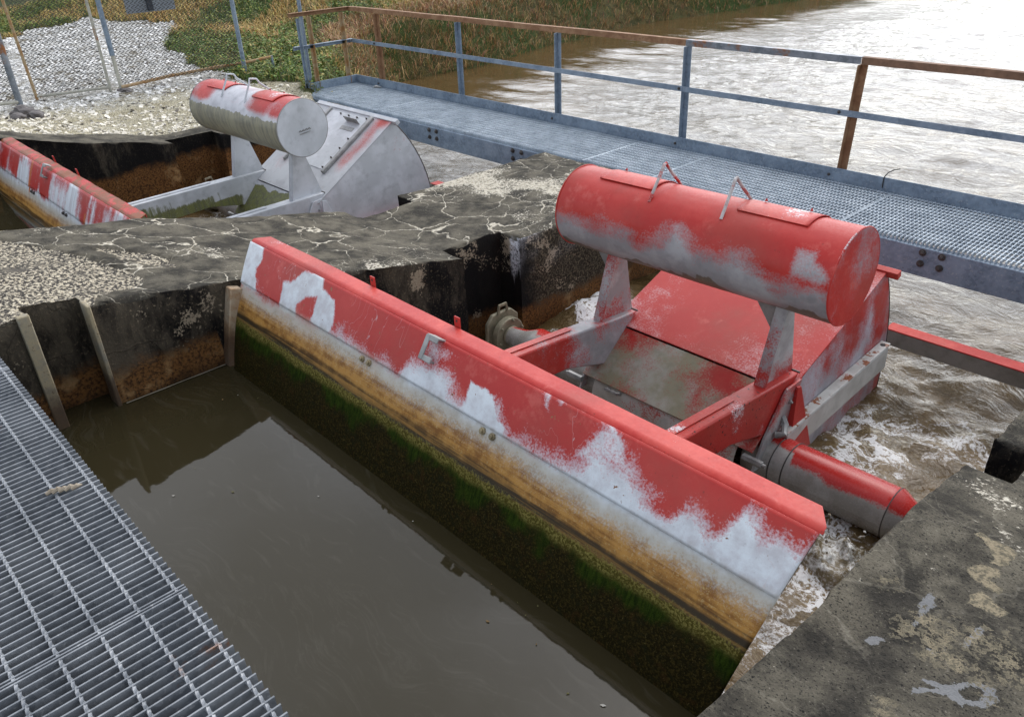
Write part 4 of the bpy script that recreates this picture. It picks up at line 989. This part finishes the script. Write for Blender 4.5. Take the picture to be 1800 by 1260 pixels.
b = MB(); z3 = gz(*P3); b.tube([(P3[0]+.02, P3[1], z3+.05), (-12.38, 4.7, .14), (-12.30, 5.35, .17), (-12.12, 5.80, .20), (-12.02, 6.16, .24)], .022, 10); F(b.build('bottom_rail', M['piperust'], fence))
b = MB(); b.tube([(-12.02, 6.15, .255), (-12.02, 6.17, -.05)], .020, 10); F(b.build('stub_post', M['galv'], fence))
b = MB(); b.tube([(-11.7, -1.0, .33), (-11.9, 1.4, .25), (P1[0]+.02, P1[1]-.02, .17)], .022, 10); F(b.build('bottom_rail', M['pipe'], fence))
gateL = empty('fence_gate', (-12.5, 3.3, 0)); inv2 = Matrix.Translation((12.5, -3.3, 0)); tag(gateL, 'chain link gate leaf with rusty stile, hung between the fence posts', 'fence gate')
def F2(o): o.matrix_parent_inverse = inv2; return o
GA, GB = (-12.66, 2.93), (-12.40, 3.82)
F2(pole(gateL, 'stile', *GA, 2.0, .020, M['piperust'], lean=(0, -.06))); F2(pole(gateL, 'stile', *GB, 2.0, .020, M['pipe']))
b = MB(); b.tube([(GA[0], GA[1], gz(*GA)+.05), (GB[0], GB[1], gz(*GB)+.06)], .020, 10); F2(b.build('bottom_rail', M['pipe'], gateL))
b = MB(); b.tube([(GA[0], GA[1]-.06, gz(*GA)+1.98), (GB[0], GB[1], gz(*GB)+2.0)], .020, 10); F2(b.build('top_rail', M['pipe'], gateL))
F2(chainmesh(gateL, GA, GB, .12, 2.0))
def lump(name, loc, s, seed, mat, flat=.6):
    bm = bmesh.new(); bmesh.ops.create_icosphere(bm, subdivisions=3, radius=1)
    for v in bm.verts:
        d = v.co.normalized(); k = 1+.5*mn.noise(d*1.4+Vector((seed, 0, 0)))+.12*mn.noise(d*5+Vector((0, seed, 0)))
        v.co = Vector((d.x*s*k*1.2, d.y*s*k, round(d.z*k*3.2)/3.2*s*flat*.5+d.z*s*flat*.5))
    me = bpy.data.meshes.new(name); bm.to_mesh(me); bm.free(); o = bpy.data.objects.new(name, me); COL.objects.link(o); me.materials.append(mat); o.location = loc; return o
for i, (x, y, s, l) in enumerate(((-11.52, 2.46, .125, 'largest broken concrete lump at the foot of the rusty fence post'), (-11.10, 2.50, .095, 'middle sized concrete lump lying right of the biggest one by the fence post'), (-10.98, 2.28, .085, 'dark small concrete lump nearest the wall by the fence post'))):
    tag(lump('concrete_lump', (x, y, gz(x, y)+s*.3), s, i*3.3+1, M['stone']), l, 'concrete lump', 'concrete lumps by the fence')
o = lump('post_footing', (P3[0]+.05, P3[1]+.02, gz(*P3)), .10, 5, M['stone'], .4); tag(o, 'dark crumbled footing round the double fence posts', 'footing')
sg = empty('sign', (-12.62, 4.73, .96)); tag(sg, 'grey back of a rectangular sign on a dark post, seen through the fence', 'sign')
b = MB(); b.box((-.004, -.355, .03), (.004, .355, .95)); b.build('panel', mat_plain('grey_sign_back', (.26, .29, .33), .5, .2, .15, 3), sg, .002)
b = MB(); b.box((.006, -.055, .05), (.055, .02, 1.0)); b.build('post', mat_plain('dark_blue_steel', (.035, .045, .065), .5), sg, .003)
tr = empty('tree', (-30.5, 9.0, gz(-30.5, 9))); b = MB(); b.tube([(0, 0, -.2), (.02, .03, .5), (-.05, 0, 1.6), (.1, .1, 3.4), (0, .1, 5)], [.42, .33, .28, .22, .1], 14); trk = b.build('trunk', mat_rust('grey_bark', (.14, .135, .13), (.20, .19, .18), (.07, .065, .06)), tr)
tag(tr, 'grey tree trunk standing on the lawn beyond the fence', 'tree')
lv = []; rnd = random.Random(3)
bnch = MB()
for _ in range(9):
    a = rnd.uniform(0, 6.28); q = Vector((cos(a)*1.6, sin(a)*1.6, rnd.uniform(4.0, 6.0))); bnch.tube([(0, .1, rnd.uniform(2.6, 4.2)), q*.55+Vector((0, 0, 1.6)), q], [.10, .06, .02], 6)
bnch.build('branches', trk.data.materials[0], tr)
for _ in range(3500):
    p = Vector((rnd.gauss(0, 1), rnd.gauss(0, 1), rnd.gauss(0, .75)))*1.15+Vector((0, 0, 5.4)); s = rnd.uniform(.07, .16); u = Vector((rnd.gauss(0, 1), rnd.gauss(0, 1), rnd.gauss(0, 1))).normalized(); w = u.orthogonal().normalized()
    lv.append(([tuple(p-u*s), tuple(p+w*s*.5), tuple(p+u*s), tuple(p-w*s*.5)], [(0, 1, 2, 3)], jit(rnd.choice(((.05, .085, .02), (.035, .06, .015), (.08, .11, .03))), rnd)))
cr = scatter_mesh('crown', lv, M['leaf']); cr.parent = tr; del cr['kind']

# ---------------------------------------------------------------- water
def water_up():
    t = NT('calm_brown_water'); c = t.obj
    w = t.warp(c, .8, .9, 3); s1 = t.noise(t.mp(w, (1.2, 7, 1), rot=(0, 0, radians(-30))), 2.2, 6, .65, .6)
    film = t.mul(t.mr(t.math('ABSOLUTE', t.math('SUBTRACT', s1, .5)), .0, .018, 1.0, 0.0), t.mr(t.noise(c, .8, 3), .46, .62))
    s2 = t.noise(t.mp(w, (2, 16, 1), rot=(0, 0, radians(-24))), 2.0, 4, .6)
    film = t.addm(t.mul(film, .07), t.mul(t.mr(s2, .54, .75), .12))
    col = t.mix(film, (.028, .023, .011), (.14, .13, .105))
    h = t.addm(t.mul(t.noise(c, 3.5, 3, .5), .5), t.mul(t.noise(c, 18, 2, .5), .08))
    return t.done(col, t.mr(film, 0, .6, .035, .20), 0, t.bump(h, .10, .02), ior=1.33)
def water_dn():
    t = NT('turbulent_brown_water'); c = t.obj
    fo = t.attr('foam')
    w = t.warp(t.warp(c, 1.1, .8, 4), 4.5, .22, 4)
    a = t.noise(w, 2.4, 8, .68); r1 = t.mr(t.math('ABSOLUTE', t.math('SUBTRACT', a, .5)), .0, .055, 1.0, 0.0)
    b_ = t.noise(t.warp(c, 3, .35, 4), 9, 6, .7); r2 = t.mr(t.math('ABSOLUTE', t.math('SUBTRACT', b_, .5)), .0, .06, 1.0, 0.0)
    fine = t.noise(c, 55, 4, .75)
    lace = t.addm(t.mul(r1, .62), t.mul(t.mul(r2, t.mr(a, .40, .60)), .60))
    f = t.addm(t.mul(lace, t.mr(fo, 0, 1, .15, 1.25)), t.mul(t.math('SUBTRACT', fo, .55), .55)); f = t.addm(f, t.addm(t.mul(t.math('SUBTRACT', fine, .5), .75), t.mul(t.math('SUBTRACT', t.noise(c, 22, 4, .7), .5), .55)))
    foam = t.mul(t.mr(f, .26, .84), t.mr(fo, .05, .25))
    br = t.mix(t.mr(a, .38, .62), (.075, .048, .018), (.15, .10, .045)); br = t.mix(t.mul(t.mr(fo, .2, .9), t.mr(fine, .38, .72)), br, (.27, .21, .115))
    br = t.mix(t.mul(t.attr('lee'), .8), br, (.085, .055, .022))  # browner water by the bank; the bank's reflection is partly put into this colour
    br = t.mix(t.mr(t.addm(fo, t.mul(t.attr('lee'), .3)), .02, .30), t.mix(t.mr(a, .38, .62), (.030, .021, .009), (.055, .038, .017)), br)
    col = t.mix(foam, br, (.72, .72, .71))
    h = t.addm(t.mul(t.noise(w, 6, 5, .6), .9), t.addm(t.mul(fine, .10), t.mul(b_, .35)))
    h = t.mul(h, t.mr(fo, 0, .8, .35, .9))
    wv = t.noise(t.mp(t.warp(c, .6, .8), (1, 1.5, 1), rot=(0, 0, radians(24))), 2.6, 5, .62, 1.6)
    hh = t.addm(h, t.mul(wv, 1.7)); hh = t.mul(hh, t.mr(t.attr('lee'), 0, 1, 1.0, .16))
    return t.done(col, t.mr(foam, 0, 1, .06, .6), 0, t.bump(hh, .45, .045), ior=1.33)
b = MB(); b.box((XPR-.5, -8, -1.6), (XR+.3, 1.487, UP_Z)); b.box((XL-.5, -8, -1.6), (XPL+.3, 1.487, UP_Z)); b.add([(-60, -80, UP_Z-.01), (60, -80, UP_Z-.01), (60, -1.1, UP_Z-.01), (-9.4, -1.1, UP_Z-.01)], [(0, 1, 2, 3)]) if False else None
wu = b.build('water', water_up(), None, smooth=0); tag(wu, kind='structure')
xw = [-60, -40, -28, -22]+frange(-18, -10, .16)+frange(-9.9, -5.6, .06)+frange(-5.5, -4.1, .12)+frange(-4.06, -.70, .032)+frange(-.55, 6, .14)+frange(7, 20, 1)+[30, 50, 90]
yw = frange(1.46, 5.6, .034)+frange(5.66, 9, .06)+frange(9.1, 22, .12)+frange(22.5, 40, .5)+frange(42, 70, 3)+[90, 130, 200, 300]
rows = []; fo = []; lee = []
for x in xw:
    row = []
    for y in yw:
        inb1 = sstep(-4.3, -3.9, x)*sstep(-.4, -.75, x); inb2 = sstep(-9.1, -8.8, x)*sstep(-5.3, -5.7, x)
        tb = sstep(7.2, 4.2, y)*(inb1 if y < 5.6 else sstep(-5.2, -3.8, x)*sstep(1.5, -.4, x)); tb2 = sstep(6.8, 4.4, y)*(inb2 if y < 5.6 else sstep(-9.6, -8.4, x)*sstep(-4.8, -6, x))
        tt = max(tb, tb2*.7)
        z = DN_Z+.022*fb(x*.55, y*.9, .3)+.010*fb(x*2.1, y*3.0, 1.7)
        z += tt*(.050*fb(x*1.7, y*1.7, 2)+.030*fb(x*5, y*5, 4)+.012*abs(fb(x*13, y*13, 6)))
        cl = (sstep(-5.0, -1.5, bank_d(x, y)) if y > 5.6 and x < -5 else 0.0)*sstep(7.0, 9.0, y); lee.append(cl)
        if y > 5.2:
            k = sstep(5.2, 6.5, y)*(1-.85*cl); p, q_ = x*.91+y*.42, y*.91-x*.42
            z += k*(.020*fb(p*1.1, q_*2.4, 3)+.016*abs(fb(p*2.6+.6*fb(p, q_), q_*5.2, 8)))
        # boil against the pier beside the near gate
        bo = exp(-((x+3.93)/.16)**2-((y-4.45)/.28)**2); z += bo*(.13+.05*fb(x*9, y*9))
        q = clamp(tt*(.60+.65*fb(x*1.2, y*1.2, 5))+.55*bo+.40*tt*sstep(3.1, 2.0, y))
        if y > 7: q *= .3
        row.append((x, y, z)); fo.append(q)
    rows.append(row)
b = MB(); b.grid(rows); wd = b.build('water', water_dn(), None, smooth=180); fattr(wd, 'foam', fo); fattr(wd, 'lee', lee); tag(wd, kind='structure')
bits = []; rnd = random.Random(4)
for _ in range(18):
    x = rnd.uniform(-3.95, -.9); y = .75+abs(rnd.gauss(0, .35)) if rnd.random() < .4 else 1.42-abs(rnd.gauss(0, .12)); y = min(y, 1.44)
    s_ = rnd.uniform(.003, .011); a = rnd.uniform(0, 6.28); w = rnd.choice(((.45, .43, .38), (.16, .10, .04), (.10, .09, .03), (.30, .22, .10)))
    bits.append(([(x+s_*cos(a+q*1.57)*(1 if q % 2 else .5), y+s_*sin(a+q*1.57)*(1 if q % 2 else .5), UP_Z+.003+.002*(q % 2)) for q in range(4)], [(0, 1, 2, 3)], w))
ys_ = frange(.90, 1.46, .012); pts_ = []
for q, y in enumerate(ys_):
    w0 = .002+.006*max(0, fb(y*7, 2)+.35); pts_ += [(XPR+.006, y, UP_Z+.003), (XPR+.014+w0, y, UP_Z+.004)]
bits.append((pts_, [(2*q, 2*q+1, 2*q+3, 2*q+2) for q in range(len(ys_)-1)], (.20, .18, .14)))
scatter_mesh('floating_debris', bits, M['leaf'])
# splash where the leak at the gate's end strikes the tube
rnd = random.Random(8); sp = MB()
t = NT('white_water'); fn = t.noise(t.obj, 40, 4, .7); f2 = t.noise(t.warp(t.obj, 6, .2), 14, 6, .7); M['splash'] = t.done(t.mix(t.mr(t.addm(t.mul(fn, .4), t.mul(f2, .6)), .44, .60), (.16, .125, .07), (.66, .66, .63)), .18, 0, t.bump(t.noise(t.obj, 60, 4), .6, .01), ior=1.33)
rows = []
for x in frange(-1.60, -.71, .009):
    k = sin(pi*clamp((x+1.62)/.93))**.6; row = []
    for q in range(25):
        a = q/24; y = 2.98+.40*a; ridge = max(0, fb(x*9, a*2.2, 2))*1.6+max(0, fb(x*24, a*7, 5))*.7
        hgt = (sin(pi*a)**1.4)*(.01+.085*k*(.25+ridge)); row.append((x+.01*fb(x*20, a*5, 9), y+.03*fb(x*9, a*4, 7), DN_Z-.10+.115*min(1, 6*a, 6*(1-a))*(.6+.4*k)+hgt))
    rows.append(row)
sp.grid(rows)
for _ in range(70):
    x = rnd.uniform(-1.35, -.75); y = 3.15+rnd.gauss(0, .09); z = DN_Z+.10+abs(rnd.gauss(0, .075)); r = rnd.uniform(.003, .009); d = Vector((rnd.gauss(0, 1), rnd.gauss(0, .6), rnd.gauss(.3, .7))).normalized()*r*rnd.uniform(1, 3.2)
    p = Vector((x, y, z)); sp.tube([p-d, p-d*.3, p+d*.5, p+d], [r*.25, r, r*.7, r*.1], 6)
spo = sp.build('splash', M['splash'], None, smooth=180); tag(spo, kind='stuff')

# ---------------------------------------------------------------- light, sky, camera
AZ, EL = radians(-20), radians(48)           # azimuth from +y towards +x
sd = Vector((sin(AZ)*cos(EL), cos(AZ)*cos(EL), sin(EL)))
sun = bpy.data.lights.new('sun', 'SUN'); sun.energy = 1.1; sun.angle = radians(100); sun.color = (1, .975, .945)
so = bpy.data.objects.new('sun', sun); COL.objects.link(so); so.rotation_euler = sd.to_track_quat('Z', 'Y').to_euler(); so.location = sd*30
wld = bpy.data.worlds.new('World'); sc.world = wld; wld.use_nodes = True; nt = wld.node_tree; bg = nt.nodes['Background']
sky = nt.nodes.new('ShaderNodeTexSky'); sky.sky_type = 'NISHITA'; sky.sun_disc = False; sky.sun_elevation = EL; sky.sun_rotation = AZ; sky.dust_density = 1.5; sky.air_density = 1.0; sky.ozone_density = 1
hs = nt.nodes.new('ShaderNodeHueSaturation'); hs.inputs['Saturation'].default_value = .38; nt.links.new(sky.outputs[0], hs.inputs['Color'])
tcw = nt.nodes.new('ShaderNodeTexCoord'); mpw = nt.nodes.new('ShaderNodeMapping'); mpw.inputs['Scale'].default_value = (1, 1, 2.6); nt.links.new(tcw.outputs['Generated'], mpw.inputs[0])
cn = nt.nodes.new('ShaderNodeTexNoise'); cn.inputs['Scale'].default_value = 2.3; cn.inputs['Detail'].default_value = 6; nt.links.new(mpw.outputs[0], cn.inputs['Vector'])
cr_ = nt.nodes.new('ShaderNodeMapRange'); cr_.inputs[1].default_value = .35; cr_.inputs[2].default_value = .7; cr_.inputs[3].default_value = .75; cr_.inputs[4].default_value = 1.5; nt.links.new(cn.outputs['Fac'], cr_.inputs[0])
vm = nt.nodes.new('ShaderNodeVectorMath'); vm.operation = 'SCALE'; nt.links.new(hs.outputs[0], vm.inputs[0]); sz = nt.nodes.new('ShaderNodeSeparateXYZ'); nt.links.new(tcw.outputs['Generated'], sz.inputs[0])
ov = nt.nodes.new('ShaderNodeMapRange'); ov.inputs[1].default_value = 0; ov.inputs[2].default_value = 1; ov.inputs[3].default_value = 1.3; ov.inputs[4].default_value = 1.3; nt.links.new(sz.outputs[2], ov.inputs[0])
mm = nt.nodes.new('ShaderNodeMath'); mm.operation = 'MULTIPLY'; nt.links.new(cr_.outputs[0], mm.inputs[0]); nt.links.new(ov.outputs[0], mm.inputs[1]); nt.links.new(mm.outputs[0], vm.inputs['Scale'])
nt.links.new(vm.outputs[0], bg.inputs['Color']); bg.inputs['Strength'].default_value = .15
def basis(yaw, pitch, roll):
    f = Vector((sin(yaw)*cos(pitch), cos(yaw)*cos(pitch), -sin(pitch))); r = Vector((cos(yaw), -sin(yaw), 0)); d = f.cross(r)
    return r*cos(roll)+d*sin(roll), -r*sin(roll)+d*cos(roll), f
cam = bpy.data.cameras.new('camera'); co = bpy.data.objects.new('camera', cam); COL.objects.link(co)
r_, d_, f_ = basis(radians(-47.88), radians(29.59), radians(2.384))
co.matrix_world = Matrix(((r_.x, -d_.x, -f_.x, 0), (r_.y, -d_.y, -f_.y, 0), (r_.z, -d_.z, -f_.z, 2.15), (0, 0, 0, 1)))
cam.lens = 36*1406/1800; cam.sensor_width = 36; cam.sensor_fit = 'HORIZONTAL'; cam.clip_start = .05; cam.clip_end = 1000
sc.camera = co
sc.view_settings.view_transform = 'Standard'; sc.view_settings.look = 'None'; sc.view_settings.gamma = 1; sc.view_settings.exposure = .55
